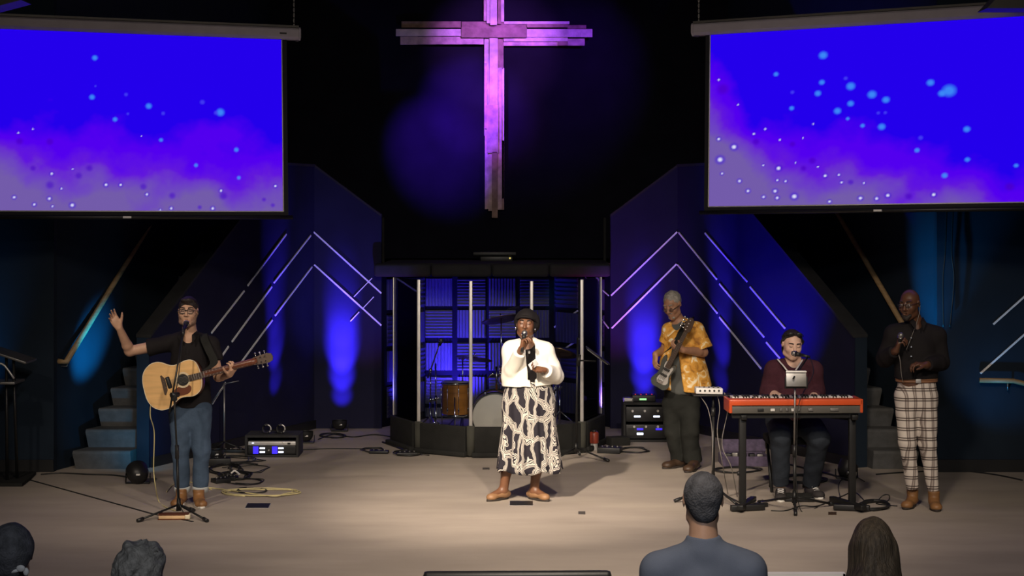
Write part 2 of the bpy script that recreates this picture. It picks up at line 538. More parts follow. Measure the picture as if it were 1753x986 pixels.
    def prism(s, pts, off, sm=False):
        """polygon (world points) extruded by vector off"""
        pts = [Vector(p) for p in pts]
        off = Vector(off)
        n = len(pts)
        vs = pts + [p + off for p in pts]
        fs = [tuple(range(n)), tuple(reversed(range(n, 2 * n)))]
        s.add(vs, fs, False)
        k = len(s.v) - 2 * n
        for i in range(n):
            j = (i + 1) % n
            s.f.append((k + i, k + n + i, k + n + j, k + j)); s.smooth.append(sm)
        return s

    def quad(s, a, b, c, d):
        return s.add([a, b, c, d], [(0, 1, 2, 3)])

    def build(s, name, material, parent=None, org=None):
        me = bpy.data.meshes.new(name)
        if parent is not None:
            o0 = ORG[parent.name]
        elif org is not None:
            o0 = Vector(org)
        else:
            lo = Vector([min(v[i] for v in s.v) for i in range(3)])
            hi = Vector([max(v[i] for v in s.v) for i in range(3)])
            o0 = Vector(((lo.x + hi.x) / 2, (lo.y + hi.y) / 2, lo.z))
        me.from_pydata([v - o0 for v in s.v], [], s.f)
        bm = bmesh.new(); bm.from_mesh(me)
        bmesh.ops.recalc_face_normals(bm, faces=bm.faces)
        bm.to_mesh(me); bm.free()
        me.polygons.foreach_set('use_smooth', s.smooth)
        me.materials.append(M[material] if isinstance(material, str) else material)
        o = bpy.data.objects.new(name, me)
        link(o, parent)
        if parent is None:
            o.location = o0
            ORG[o.name] = o0
        return o


def catmull(pts, sub, closed=False):
    n = len(pts)
    out = []
    rng = range(n) if closed else range(n - 1)
    for i in rng:
        if closed:
            p0, p1, p2, p3 = pts[i - 1], pts[i], pts[(i + 1) % n], pts[(i + 2) % n]
        else:
            p0, p1, p2, p3 = pts[max(i - 1, 0)], pts[i], pts[i + 1], pts[min(i + 2, n - 1)]
        for k in range(sub):
            t = k / sub
            out.append(0.5 * ((2 * p1) + (p2 - p0) * t + (2 * p0 - 5 * p1 + 4 * p2 - p3) * t * t + (3 * p1 - p0 - 3 * p2 + p3) * t ** 3))
    if not closed:
        out.append(pts[-1])
    return out


# ------------------------------------------------------------------ signed distance figures
class SDF:
    """smooth union of tapered limbs, meshed with surface nets -> one continuous surface"""

    def __init__(s):
        s.ops = []

    def cone(s, a, b, ra, rb, k=0.02, tag=0, sq=None, cut=False, sub=False, cap0=False):
        s.ops.append(('cone', np.array(a, float), np.array(b, float), ra, rb, k, tag, sq, cut, sub, cap0)); return s

    def ell(s, c, r, R=None, k=0.02, tag=0, sub=False):
        r = (r, r, r) if isinstance(r, (int, float)) else r
        R = np.eye(3) if R is None else np.array(R, float)
        s.ops.append(('ell', np.array(c, float), np.array(r, float), R, k, tag, sub)); return s

    def box(s, c, h, R=None, rad=0.01, k=0.01, tag=0, sub=False):
        R = np.eye(3) if R is None else np.array(R, float)
        s.ops.append(('box', np.array(c, float), np.array(h, float), R, rad, k, tag, sub)); return s

    def plane(s, p, n, k=0.004):
        """remove everything on the side n points to"""
        n = np.array(n, float); n /= np.linalg.norm(n)
        s.ops.append(('plane', np.array(p, float), n, k)); return s

    def wrinkle(s, amp, freq, seed=1, stretch=(1, 1, 1)):
        s.ops.append(('wr', amp, freq, seed, stretch)); return s

    def mesh(s, h):
        lo = np.full(3, 1e9); hi = -lo
        for o in s.ops:
            if o[0] == 'cone' and not o[9]:
                r = max(o[3], o[4])
                lo = np.minimum(lo, np.minimum(o[1], o[2]) - r); hi = np.maximum(hi, np.maximum(o[1], o[2]) + r)
            elif o[0] == 'ell' and not o[6]:
                e = np.sqrt(((o[3] * o[2][None, :]) ** 2).sum(1))
                lo = np.minimum(lo, o[1] - e); hi = np.maximum(hi, o[1] + e)
            elif o[0] == 'box' and not o[7]:
                e = (np.abs(o[3]) * o[2][None, :]).sum(1)
                lo = np.minimum(lo, o[1] - e); hi = np.maximum(hi, o[1] + e)
        lo -= 0.03 + h; hi += 0.03 + h
        n = np.ceil((hi - lo) / h).astype(int) + 1
        ax = [lo[i] + np.arange(n[i]) * h for i in range(3)]
        D = np.full(n, 1.0, np.float32)
        T = np.zeros(n, np.uint8)

        def block(l, u):
            i0 = np.clip(np.floor((l - lo) / h).astype(int), 0, n - 1)
            i1 = np.clip(np.ceil((u - lo) / h).astype(int) + 1, 1, n)
            sl = tuple(slice(i0[i], i1[i]) for i in range(3))
            g = np.meshgrid(*[ax[i][sl[i]] for i in range(3)], indexing='ij')
            return sl, g

        def apply(sl, d, k, tg, sub):
            cur = D[sl]
            if sub:
                hh = np.clip(0.5 - 0.5 * (cur + d) / k, 0, 1)
                D[sl] = cur * (1 - hh) + (-d) * hh + k * hh * (1 - hh)
                if tg:
                    t = T[sl]; t[-d > cur] = tg
            else:
                hh = np.clip(0.5 + 0.5 * (cur - d) / k, 0, 1)
                t = T[sl]; t[d < cur] = tg
                D[sl] = cur * (1 - hh) + d * hh - k * hh * (1 - hh)

        for o in s.ops:
            if o[0] == 'cone':
                _, a, b, ra, rb, k, tg, sq, cut, sub, cap0 = o
                mr = max(ra, rb) + k + 3 * h
                sl, g = block(np.minimum(a, b) - mr, np.maximum(a, b) + mr)
                ba = b - a
                P = [g[i] - a[i] for i in range(3)]
                if sq is not None:
                    nn = np.array(sq[0], float); nn /= np.linalg.norm(nn); f = sq[1]
                    c = P[0] * nn[0] + P[1] * nn[1] + P[2] * nn[2]
                    P = [P[i] + nn[i] * c * (f - 1) for i in range(3)]
                    cb = ba.dot(nn); ba = ba + nn * cb * (f - 1)
                L2 = ba.dot(ba) + 1e-9
                t0 = (P[0] * ba[0] + P[1] * ba[1] + P[2] * ba[2]) / L2
                t = np.clip(t0, 0, 1)
                d = np.sqrt((P[0] - t * ba[0]) ** 2 + (P[1] - t * ba[1]) ** 2 + (P[2] - t * ba[2]) ** 2) - (ra + (rb - ra) * t)
                if cut:
                    d = np.maximum(d, (t0 - 1) * math.sqrt(L2))
                if cap0:
                    d = np.maximum(d, -t0 * math.sqrt(L2))
                apply(sl, d.astype(np.float32), k, tg, sub)
            elif o[0] == 'ell':
                _, c, r, R, k, tg, sub = o
                e = np.sqrt(((R * r[None, :]) ** 2).sum(1)) + k + 3 * h
                sl, g = block(c - e, c + e)
                P = [g[i] - c[i] for i in range(3)]
                Q = [P[0] * R[0, j] + P[1] * R[1, j] + P[2] * R[2, j] for j in range(3)]
                k0 = np.sqrt((Q[0] / r[0]) ** 2 + (Q[1] / r[1]) ** 2 + (Q[2] / r[2]) ** 2)
                k1 = np.sqrt((Q[0] / r[0] ** 2) ** 2 + (Q[1] / r[1] ** 2) ** 2 + (Q[2] / r[2] ** 2) ** 2) + 1e-6
                d = k0 * (k0 - 1) / k1
                d = np.where(k0 < 0.05, -min(r), d)
                apply(sl, d.astype(np.float32), k, tg, sub)
            elif o[0] == 'box':
                _, c, hf, R, rad, k, tg, sub = o
                e = (np.abs(R) * hf[None, :]).sum(1) + k + 3 * h
                sl, g = block(c - e, c + e)
                P = [g[i] - c[i] for i in range(3)]
                Q = [np.abs(P[0] * R[0, j] + P[1] * R[1, j] + P[2] * R[2, j]) - (hf[j] - rad) for j in range(3)]
                d = np.sqrt(sum(np.maximum(q, 0) ** 2 for q in Q)) + np.minimum(np.maximum(np.maximum(Q[0], Q[1]), Q[2]), 0) - rad
                apply(sl, d.astype(np.float32), k, tg, sub)
            elif o[0] == 'plane':
                _, p, nn, k = o
                d = (ax[0][:, None, None] - p[0]) * nn[0] + (ax[1][None, :, None] - p[1]) * nn[1] + (ax[2][None, None, :] - p[2]) * nn[2]
                np.maximum(D, d.astype(np.float32), out=D)
            elif o[0] == 'wr':
                _, amp, fr, seed, st = o
                rs = np.random.RandomState(seed)
                x = ax[0][:, None, None] * st[0]; y = ax[1][None, :, None] * st[1]; z = ax[2][None, None, :] * st[2]
                w = np.zeros(n, np.float32)
                for q in range(4):
                    v = rs.randn(3); v /= np.linalg.norm(v); v *= fr * (0.6 + 0.5 * q)
                    w += (np.sin(x * v[0] + y * v[1] + z * v[2] + rs.rand() * 6 + 1.5 * np.sin(x * v[2] * .7 + z * v[0] * .6)) / (1 + .5 * q)).astype(np.float32)
                D += amp * 0.5 * w
        # surface nets
        S = (D < 0)
        c = np.zeros(np.array(n) - 1, np.uint8)
        for dx in (0, 1):
            for dy in (0, 1):
                for dz in (0, 1):
                    c += S[dx:n[0] - 1 + dx, dy:n[1] - 1 + dy, dz:n[2] - 1 + dz]
        act = (c > 0) & (c < 8)
        I = np.argwhere(act)
        ids = np.full(act.shape, -1, np.int32)
        ids[act] = np.arange(len(I))
        cor = np.array([[a, b, e] for a in (0, 1) for b in (0, 1) for e in (0, 1)])
        Vv = np.stack([D[I[:, 0] + q[0], I[:, 1] + q[1], I[:, 2] + q[2]] for q in cor], 1)
        Tt = np.stack([T[I[:, 0] + q[0], I[:, 1] + q[1], I[:, 2] + q[2]] for q in cor], 1)
        acc = np.zeros((len(I), 3)); cnt = np.zeros(len(I))
        for i in range(8):
            for j in range(i + 1, 8):
                if np.abs(cor[i] - cor[j]).sum() != 1:
                    continue
                a = Vv[:, i]; b = Vv[:, j]
                m = (a < 0) != (b < 0)
                t = np.where(m, a / (a - b + 1e-12), 0)
                p = cor[i][None, :] + t[:, None] * (cor[j] - cor[i])[None, :]
                acc += p * m[:, None]; cnt += m
        V = (I + acc / np.maximum(cnt, 1)[:, None]) * h + lo
        near = np.argmin(np.abs(Vv), 1)
        VT = Tt[np.arange(len(I)), near]
        faces = []
        for a in range(3):
            b, e = (a + 1) % 3, (a + 2) % 3
            sl0 = [slice(None)] * 3; sl1 = [slice(None)] * 3
            sl0[a] = slice(0, -1); sl1[a] = slice(1, None)
            s0 = S[tuple(sl0)]; s1 = S[tuple(sl1)]
            E = np.argwhere(s0 != s1)
            E = E[(E[:, b] > 0) & (E[:, e] > 0) & (E[:, b] < n[b] - 1) & (E[:, e] < n[e] - 1)]
            inn = S[E[:, 0], E[:, 1], E[:, 2]]

            def cid(db, de):
                q = E.copy(); q[:, b] -= db; q[:, e] -= de
                return ids[q[:, 0], q[:, 1], q[:, 2]]
            qd = np.stack([cid(1, 1), cid(0, 1), cid(0, 0), cid(1, 0)], 1)
            qd[~inn] = qd[~inn][:, ::-1]
            faces.append(qd)
        F = np.concatenate(faces)
        F = F[(F >= 0).all(1)]
        return V, F, VT

    def build(s, name, mats, parent, h, org=None, relax=1):
        V, F, VT = s.mesh(h)
        if relax:
            for _ in range(relax):
                acc = np.zeros_like(V); cnt = np.zeros(len(V))
                for i in range(4):
                    np.add.at(acc, F[:, i], V[F[:, (i + 1) % 4]] + V[F[:, (i + 3) % 4]])
                    np.add.at(cnt, F[:, i], 2)
                V = 0.5 * V + 0.5 * acc / np.maximum(cnt, 1)[:, None]
        o0 = ORG[parent.name] if parent is not None else Vector(org)
        V = V - np.array(o0)
        me = bpy.data.meshes.new(name)
        me.vertices.add(len(V)); me.vertices.foreach_set('co', V.astype(np.float32).ravel())
        me.loops.add(len(F) * 4); me.loops.foreach_set('vertex_index', F.astype(np.int32).ravel())
        me.polygons.add(len(F))
        me.polygons.foreach_set('loop_start', np.arange(len(F), dtype=np.int32) * 4)
        me.polygons.foreach_set('use_smooth', np.ones(len(F), bool))
        if isinstance(mats, str):
            mats = [mats]
        for m in mats:
            me.materials.append(M[m])
        if len(mats) > 1:
            me.polygons.foreach_set('material_index', np.minimum(VT[F[:, 0]], len(mats) - 1).astype(np.int32))
        me.update(calc_edges=True)
        me.validate()
        o = bpy.data.objects.new(name, me)
        link(o, parent)
        if parent is None:
            o.location = o0; ORG[o.name] = Vector(o0)
        return o


# ------------------------------------------------------------------ human figure helpers
def A3(v):
    return np.array(tuple(v), float)


def unit(v):
    v = A3(v)
    return v / (np.linalg.norm(v) + 1e-9)


def face_frame(yaw=0, pitch=0, roll=0):
    """columns: image-right, forward (where the face looks), up; yaw 0 looks at the camera"""
    y, p, r = math.radians(yaw), math.radians(pitch), math.radians(roll)
    f = np.array((math.sin(y) * math.cos(p), -math.cos(y) * math.cos(p), math.sin(p)))
    rt = np.array((math.cos(y), math.sin(y), 0.0))
    up = np.cross(f, rt)
    if up[2] < 0: up = -up
    rt2 = rt * math.cos(r) + up * math.sin(r)
    up2 = up * math.cos(r) - rt * math.sin(r)
    return np.stack([rt2, f, up2], 1)


def head_sdf(S, c, R, sc=1.0, jaw=1.0, eyes='open', mouth=0.0, wide=1.0):
    """tags: 1 lips, 2 mouth inside, 3 stubble"""
    c = A3(c)

    def L(x, y, z):
        return c + R @ (np.array((x * wide, y, z)) * sc)
    q = sc
    S.ell(L(0, -.018, .028), (.074 * q * wide, .094 * q, .090 * q), R, .02)
    S.ell(L(0, .018, -.02), (.064 * q * wide, .074 * q, .080 * q), R, .03)
    S.cone(L(-.042 * jaw, .012, -.075), L(-.012, .062, -.098), .026 * q * jaw, .024 * q, .03)
    S.cone(L(.042 * jaw, .012, -.075), L(.012, .062, -.098), .026 * q * jaw, .024 * q, .03)
    S.ell(L(-.036, .060, -.022), .028 * q, R, .03)
    S.ell(L(.036, .060, -.022), .028 * q, R, .03)
    S.ell(L(0, .066, -.060), (.034 * q, .030 * q, .030 * q), R, .02)
    S.cone(L(-.040, .072, .032), L(.040, .072, .032), .012 * q, .012 * q, .016)
    for sx in (-1, 1):
        S.ell(L(sx * .031, .104, .010), (.017 * q, .018 * q, .013 * q), R, .012, sub=True)
    for sx in (-1, 1):
        S.ell(L(sx * .031, .079, .011), (.014 * q, .013 * q, .012 * q), R, .004)
    S.cone(L(0, .088, .022), L(0, .112, -.024), .0075 * q, .0125 * q, .010)
    for sx in (-1, 1):
        S.ell(L(sx * .013, .099, -.029), (.009 * q, .011 * q, .008 * q), R, .006)
    # lips / mouth
    S.cone(L(-.021, .087, -.0535 + mouth * .2), L(.021, .087, -.0535 + mouth * .2), .0055 * q, .0055 * q, .005, 1)
    S.cone(L(-.018, .086, -.065 - mouth * .8), L(.018, .086, -.065 - mouth * .8), .0065 * q, .0065 * q, .005, 1)
    if mouth > 0:
        S.ell(L(0, .098, -.060 - mouth * .35), (.019 * q, .020 * q, (.003 + mouth * .5) * q), R, .003, 2, sub=True)
    S.ell(L(0, .074, -.100), (.018 * q, .014 * q, .014 * q), R, .015)
    for sx in (-1, 1):
        S.ell(L(sx * .079, -.010, .002), (.007 * q, .019 * q, .031 * q), R, .006)
        S.ell(L(sx * .085, .000, .002), (.005 * q, .009 * q, .016 * q), R, .004, sub=True)
    return L


def hand_sdf(S, wr, d, n, th, curls=(20, 30, 20), spread=0.06, thumb=(38, 10), sc=1.0, fcurl=None, k=.009):
    """wr wrist, d direction of the palm, n palm normal (faces this way), th = +1/-1 side of the thumb
    along cross(d, n); curls = bend at the three joints of each finger towards the palm"""
    wr = A3(wr); d = unit(d)
    n = A3(n); n = unit(n - d * n.dot(d))
    u = np.cross(d, n) * th
    q = sc

    def rot(v, ax, deg):
        a = math.radians(deg)
        return v * math.cos(a) + np.cross(ax, v) * math.sin(a) + ax * ax.dot(v) * (1 - math.cos(a))
    bend_axis = np.cross(d, n)  # rotating d about this by + goes to n
    off = (.030, .010, -.010, -.028)
    ln = ((.042, .026, .022), (.046, .029, .023), (.043, .027, .022), (.034, .021, .019))
    kn = (.086, .090, .086, .078)
    rad = (.0098, .0100, .0096, .0086)
    for i in range(4):
        base = wr + d * kn[i] * q + u * off[i] * q
        S.cone(wr + u * off[i] * .55 * q + d * .01, base, .0155 * q, .0125 * q, k * 1.6)
    S.ell(wr + d * .05 * q + n * .008 * q, np.array((.037, .045, .015)) * q, np.stack([u, d, n], 1), k * 1.5)
    for i in range(4):
        cc = fcurl[i] if fcurl else curls
        base = wr + d * kn[i] * q + u * off[i] * q
        dv = rot(d, n, -spread * 57 * (off[i] / .03) * th) if spread else d
        v = dv
        p = base
        r0 = rad[i] * q
        for j in range(3):
            v = rot(v, bend_axis, cc[j])
            p2 = p + v * ln[i][j] * q
            S.cone(p, p2, r0, r0 * .9, .004)
            p = p2; r0 *= .9
    tb = wr + d * .022 * q + u * .022 * q + n * .006 * q
    v = unit(d * math.cos(math.radians(thumb[0])) + u * math.sin(math.radians(thumb[0])) + n * .25)
    p2 = tb + v * .046 * q
    S.cone(tb, p2, .0155 * q, .0120 * q, .012)
    v = rot(v, unit(np.cross(v, d - u * .3 + n * .6)), thumb[1])
    p3 = p2 + v * .032 * q
    S.cone(p2, p3, .0118 * q, .0108 * q, .005)
    v = rot(v, unit(np.cross(v, d - u * .3 + n * .6)), thumb[1])
    S.cone(p3, p3 + v * .026 * q, .0108 * q, .0088 * q, .005)


def torso_sdf(S, P, N, sa, sb, chest=(.165, .115), waist=(.150, .110), hip=(.165, .120), inf=0.0, k=.05, belly=0.0, tag=0, sh_r=.052):
    P, N, sa, sb = map(A3, (P, N, sa, sb))
    up = unit(N - P); rt = unit(sb - sa); rt = unit(rt - up * rt.dot(up)); f = np.cross(up, rt)
    if f[1] > 0 and abs(f[1]) > .2: f = -f
    Rm = np.stack([rt, f, up], 1)
    Ln = np.linalg.norm(N - P)
    mid = (sa + sb) / 2
    S.ell(P * .36 + mid * .64 + up * .02, (chest[0] + inf, chest[1] + inf, Ln * .36), Rm, k, tag)
    S.ell(P * .64 + mid * .36 + f * belly * .5, (waist[0] + inf, waist[1] + inf + belly * .5, Ln * .36), Rm, k, tag)
    S.ell(P + up * .01, (hip[0] + inf, hip[1] + inf, .13), Rm, k, tag)
    for s_ in (sa, sb):
        S.cone(mid * .5 + N * .5 + up * .005 + (s_ - mid) * .18, s_ - up * .008, .046 + inf, sh_r - .004 + inf, k, tag)
    return f, up, rt


def arm_sdf(S, sh, el, wr, r=(.050, .042, .030), inf=0.0, upto='wrist', k=.025, tag=0, cut=True, t=1.0):
    sh, el, wr = map(A3, (sh, el, wr))
    sh = sh + np.array((0, 0, -.012))
    if upto == 'upper':
        S.cone(sh, sh + (el - sh) * t, r[0] + inf, r[1] + inf + .006, k, tag, cut=cut)
        return
    S.cone(sh, el, r[0] + inf, r[1] + inf, k, tag)
    fo = el + (wr - el) * .25
    S.cone(el, fo, r[1] * .96 + inf, r[1] * .98 + inf, .02, tag)
    S.cone(fo, el + (wr - el) * t, r[1] * .98 + inf, r[2] + inf, .015, tag, cut=(cut and inf > 0))


def leg_sdf(S, hp, kn, an, r=(.088, .060, .042), inf=0.0, k=.03, tag=0, cut=True, t=1.0, calf=True, loose=0.0):
    hp, kn, an = map(A3, (hp, kn, an))
    S.cone(hp, kn, r[0] + inf, r[1] + inf, k, tag)
    end = kn + (an - kn) * t
    S.cone(kn, end, r[1] * .96 + inf, r[2] + inf + loose, .02, tag, cut=cut)
    if calf:
        back = unit(np.array((0, 1, 0)))
        S.cone(kn + (an - kn) * .2 + back * .012, kn + (an - kn) * .45 + back * .014, r[1] * .85 + inf, r[1] * .8 + inf, .03, tag)


def shoe(parent, an, toe_dir, mat_name, sole_mat, length=.27, width=.096, boot=.0, name='shoe', floor=0.0, pitch=0.0, lift=0.0, label=None):
    """an = ankle (x, y), toe_dir in plan"""
    d = unit((toe_dir[0], toe_dir[1], 0))
    s = np.array((-d[1], d[0], 0.0))
    a = np.array((an[0], an[1], floor + lift))
    z = np.array((0, 0, 1.0))
    heel = a - d * length * .22
    S = SDF()
    w = width / 2
    R = np.stack([s, d, z], 1)
    S.cone(heel + z * .045, a + d * length * .12 + z * .05, w * .78, w * .80, .02)
    S.cone(a + d * length * .1 + z * .045, a + d * length * .56 + z * .034, w * .88, w * .82, .03, sq=(z, 1.35))
    S.ell(a + d * length * .55 + z * .032, (w * .98, length * .20, .032), R, .03)
    if boot > 0:
        S.cone(a - d * .01 + z * .06, a - d * .012 + z * boot, .045, .050, .02, cut=True)
    else:
        S.cone(a - d * .01 + z * .05, a - d * .012 + z * .085, .043, .040, .02, cut=True)
    S.plane(a + z * .012, -z)
    o = S.build(name, mat_name, parent, .006)
    if label: o['label'] = label
    pts = []
    for i in range(22):
        t = 2 * PI * i / 22
        y = math.cos(t); x = math.sin(t)
        ww = w * (1.0 if y > 0 else .82) * (1.04 - .12 * (1 - abs(y)) * (y < 0))
        pts.append(a + d * (length * .26 + y * length * .52) + s * x * ww)
    mb = MB()
    mb.prism([Vector(p) for p in pts], (0, 0, .018), True)
    mb.build('sole', sole_mat, o)
    return o


def add_face(parent, L, R, sc, hair_mat, brow=True, eyes_open=True, lid='skin_light', look=(0, 0)):
    Rm = Matrix(R.tolist())
    for sx in (-1, 1):
        if eyes_open:
            e = MB()
            e.ball(L(sx * .031, .0815, .0105), (.0118 * sc, .0118 * sc, .0085 * sc), Rm, 12, 8)
            eo = e.build('eye', 'eye', parent)
            i_ = MB()
            i_.ball(L(sx * .031 + look[0], .0912, .0105 + look[1]), (.0045 * sc, .003 * sc, .0045 * sc), Rm, 10, 6)
            i_.build('iris', 'iris', eo)
        else:
            e = MB()
            e.tube([L(sx * (.031 - .012), .0915, .009), L(sx * .031, .094, .0055), L(sx * (.031 + .012), .0905, .009)], .0018 * sc, 6, 4)
            e.build('eyelashes', 'hair_dark', parent)
        if brow:
            b = MB()
            b.tube([L(sx * .014, .0905, .034), L(sx * .031, .0925, .040), L(sx * .048, .079, .036)], [.0046 * sc] * 9, 6, 4)
            b.build('eyebrow', hair_mat, parent)


def glasses(parent, L, mat_name='black', label=None, w=.027, h=.018, dz=0.008, th=.0024):
    g = MB()
    for sx in (-1, 1):
        pts = []
        for i in range(16):
            t = 2 * PI * i / 16
            pts.append(L(sx * .032 + w * math.copysign(abs(math.cos(t)) ** .7, math.cos(t)), .106 - .004 * abs(math.cos(t)), dz + h * math.copysign(abs(math.sin(t)) ** .7, math.sin(t))))
        g.tube(pts, th, 6, 0, True)
        g.tube([L(sx * .059, .102, dz + .006), L(sx * .078, .06, dz + .008), L(sx * .083, 0, dz + .004)], .0022, 6, 3)
    g.tube([L(-.006, .107, dz + .005), L(0, .110, dz + .008), L(.006, .107, dz + .005)], .002, 6, 3)
    o = g.build('eyeglasses', mat_name, parent)
    for sx in (-1, 1):
        p = MB()
        pts = [L(sx * .032 + w * .96 * math.cos(2 * PI * i / 16), .1045, dz + h * .95 * math.sin(2 * PI * i / 16)) for i in range(16)]
        p.prism([Vector(q) for q in pts], Vector(L(0, .0015, 0)) - Vector(L(0, 0, 0)))
        p.build('lens', 'glass', o)
    if label: o['label'] = label
    return o


def microphone(label, ball, tail, wired=None, cat='microphone', group=None):
    ball = Vector(ball); tail = Vector(tail)
    d = (tail - ball).normalized()
    t = thing('microphone', tail, label, cat, group)
    b = MB(); b.ball(ball, .025, frame_from(d), 16, 12); b.build('grille', 'grey_metal', t)
    r = MB(); r.cyl(ball + d * .012, ball + d * .020, .0262, seg=16); r.build('grille_ring', 'chrome', t)
    h = MB(); h.cyl(ball + d * .018, ball + d * .055, .021, .0165, 16); h.cyl(ball + d * .055, tail, .0165, .0115, 16)
    h.build('handle', 'black', t)
    return t


# =================================================================== SETTING
def struct(o, label=None):
    o['kind'] = 'structure'
    if label: o['label'] = label
    return o


def XD(px, d):
    return (px - HX) * d / FPX


# floors
m = MB(); m.box((0, 17.4, -.225), (18, 11.2, .45)); struct(m.build('floor', 'floor'), 'worn taupe stage carpet under the band')
m = MB(); m.box((0, 4.9, -.5), (18, 13.8, .1)); struct(m.build('floor_2', 'house_floor'), 'dark house floor in front of the stage')
m = MB(); m.box((0, 10.3, 5.75), (18.4, 25.4, .1)); struct(m.build('ceiling', 'ceiling'))
m = MB(); m.box((0, -2.05, 2.6), (18.2, .1, 6.3)); struct(m.build('wall_rear', 'wall_dark'))
for sx, nm in ((-1, 'wall_side_left'), (1, 'wall_side_right')):
    m = MB(); m.box((sx * 9.05, 10.3, 2.6), (.1, 25.2, 6.3)); struct(m.build(nm, 'wall_dark'))
m = MB(); m.box((0, 22.75, 2.8), (18.0, .1, 5.9)); struct(m.build('wall_back', 'wall_dark'), 'black back wall of the stage')

# geometry of both wings: (front edge, newel, corner, end, alcove corner) given by image column and depth
WING = {}
for side, cols in (('left', (92, 256, 538, 653, 728)), ('right', (1604, 1463, 1160, 1045, 948))):
    dd = (16.85, 17.15, 20.3, 20.3, 21.3)
    WING[side] = [Vector((XD(c, d), d, 0)) for c, d in zip(cols, dd)]


def wall_poly(name, a, b, tops, th, material, label=None, parent=None):
    """vertical wall from a to b (plan points), tops = [(t along, z)], thickness vector away from the viewer"""
    pts = [a.copy(), b.copy()]
    for t, z in reversed(tops):
        p = a.lerp(b, t); p.z = z
        pts.append(p)
    m = MB(); m.prism(pts, th)
    o = m.build(name, material, parent)
    return struct(o, label) if parent is None else o


for side in ('left', 'right'):
    sg = -1 if side == 'left' else 1
    F, Nw, C, E, K = WING[side]
    # front panel wall facing the house
    m = MB(); m.box((F.x + sg * 2.3, F.y + .06, 2.8), (4.6, .12, 5.8))
    struct(m.build('wall_front_' + side, 'wall_teal'), 'dark teal wall at the %s edge of the stage' % side)
    # hand-rail wall of the stair, receding
    top = F + Vector((-sg * .066, .24, 0)) * 21
    th = Vector((sg * .12, .0, 0))
    F2 = F + Vector((0, .12, 0))
    wall_poly('wall_stair_' + side, F2, top, [(0, 5.69), (1, 5.69)], th, 'wall_teal', 'dark teal wall behind the %s stair handrail' % side)
    # sloped chevron wall beside the stair
    nr = Vector((C.y - Nw.y, -(C.x - Nw.x), 0)).normalized() * .14 * (-sg)
    if nr.y > 0 and False: pass
    outward = Vector((sg * abs(nr.x), abs(nr.y) * 1, 0))
    wa = wall_poly('wall_chevron_' + side, Nw, C, [(0, 1.27), (.78, 3.03), (1, 3.03)], outward, 'wall_navy', 'navy sloping wall between the %s stair and the band' % side)
    # its ledge cap
    pts = [Nw.lerp(C, t) + Vector((0, 0, z)) for t, z in ((0, 1.27), (.78, 3.03), (1, 3.03))]
    for q in range(2):
        a, b = pts[q], pts[q + 1]
        m = MB(); nn = outward.normalized() * .17
        ins = -outward.normalized() * .015
        up = Vector((0, 0, .03))
        m.prism([a + ins, b + ins, b + ins + up, a + ins + up], nn)
        m.build('ledge_cap', 'cap', wa)
    # newel face
    m = MB(); m.prism([Nw + outward * .0, Nw + outward, Nw + outward + Vector((0, 0, 1.27)), Nw + Vector((0, 0, 1.27))], Vector((0, -.03, 0)))
    m.build('end_post', 'wall_teal', wa)
    # second wing wall, parallel to the audience
    wb = wall_poly('wall_wing_' + side, C, E, [(0, 3.03), (1, 2.45)], Vector((0, .12, 0)), 'wall_navy', 'navy wing wall %s of the drum alcove' % side)
    pts = [C.lerp(E, t) + Vector((0, 0, z)) for t, z in ((0, 3.03), (1, 2.45))]
    m = MB(); m.prism([pts[0] + Vector((0, -.015, 0)), pts[1] + Vector((0, -.015, 0)), pts[1] + Vector((0, -.015, .03)), pts[0] + Vector((0, -.015, .03))], Vector((0, .15, 0)))
    m.build('ledge_cap', 'cap', wb)
    # alcove side wall
    wall_poly('wall_alcove_' + side, E + Vector((0, .12, 0)), K, [(0, 1.80), (1, 1.80)], Vector((sg * .1, .0, 0)), 'wall_dark', 'slanted side wall of the drum alcove, %s' % side)
    # baseboards
    m = MB()
    d_ = (C - Nw).normalized(); nn = -outward.normalized() * .012
    m.prism([Nw + nn, C + nn, C + nn + Vector((0, 0, .1)), Nw + nn + Vector((0, 0, .1))], nn)
    struct(m.build('baseboard_' + side, 'black'))
    m = MB(); m.box((F.x + sg * 2.3, F.y - .008, .06), (4.6, .016, .12)); struct(m.build('baseboard_front_' + side, 'black'))

# alcove back wall with the corrugated panels
KL, KR = WING['left'][4], WING['right'][4]
m = MB(); m.box(((KL.x + KR.x) / 2, 21.4, .95), (KR.x - KL.x + .5, .12, 1.9))
alc = struct(m.build('wall_alcove_back', 'wall_dark'), 'drum alcove back wall covered with corrugated panels')
RG = 11


def corr_panel(x0, x1, z0, z1, y, vertical, material, parent, n=9):
    mb = MB()
    c = Vector(((x0 + x1) / 2, y, (z0 + z1) / 2))
    mb.box(c, (x1 - x0, .012, z1 - z0))
    for i in range(n):
        t = (i + .5) / n
        if vertical:
            x = x0 + (x1 - x0) * t
            w = (x1 - x0) / n * .46
            mb.prism([(x - w / 2, y - .006, z0), (x + w / 2, y - .006, z0), (x + w * .2, y - .024, z0), (x - w * .2, y - .024, z0)], (0, 0, z1 - z0))
        else:
            z = z0 + (z1 - z0) * t
            w = (z1 - z0) / n * .46
            mb.prism([(x0, y - .006, z - w / 2), (x0, y - .006, z + w / 2), (x0, y - .024, z + w * .2), (x0, y - .024, z - w * .2)], (x1 - x0, 0, 0))
    o = mb.build('corrugated_panel', material, parent)
    return o


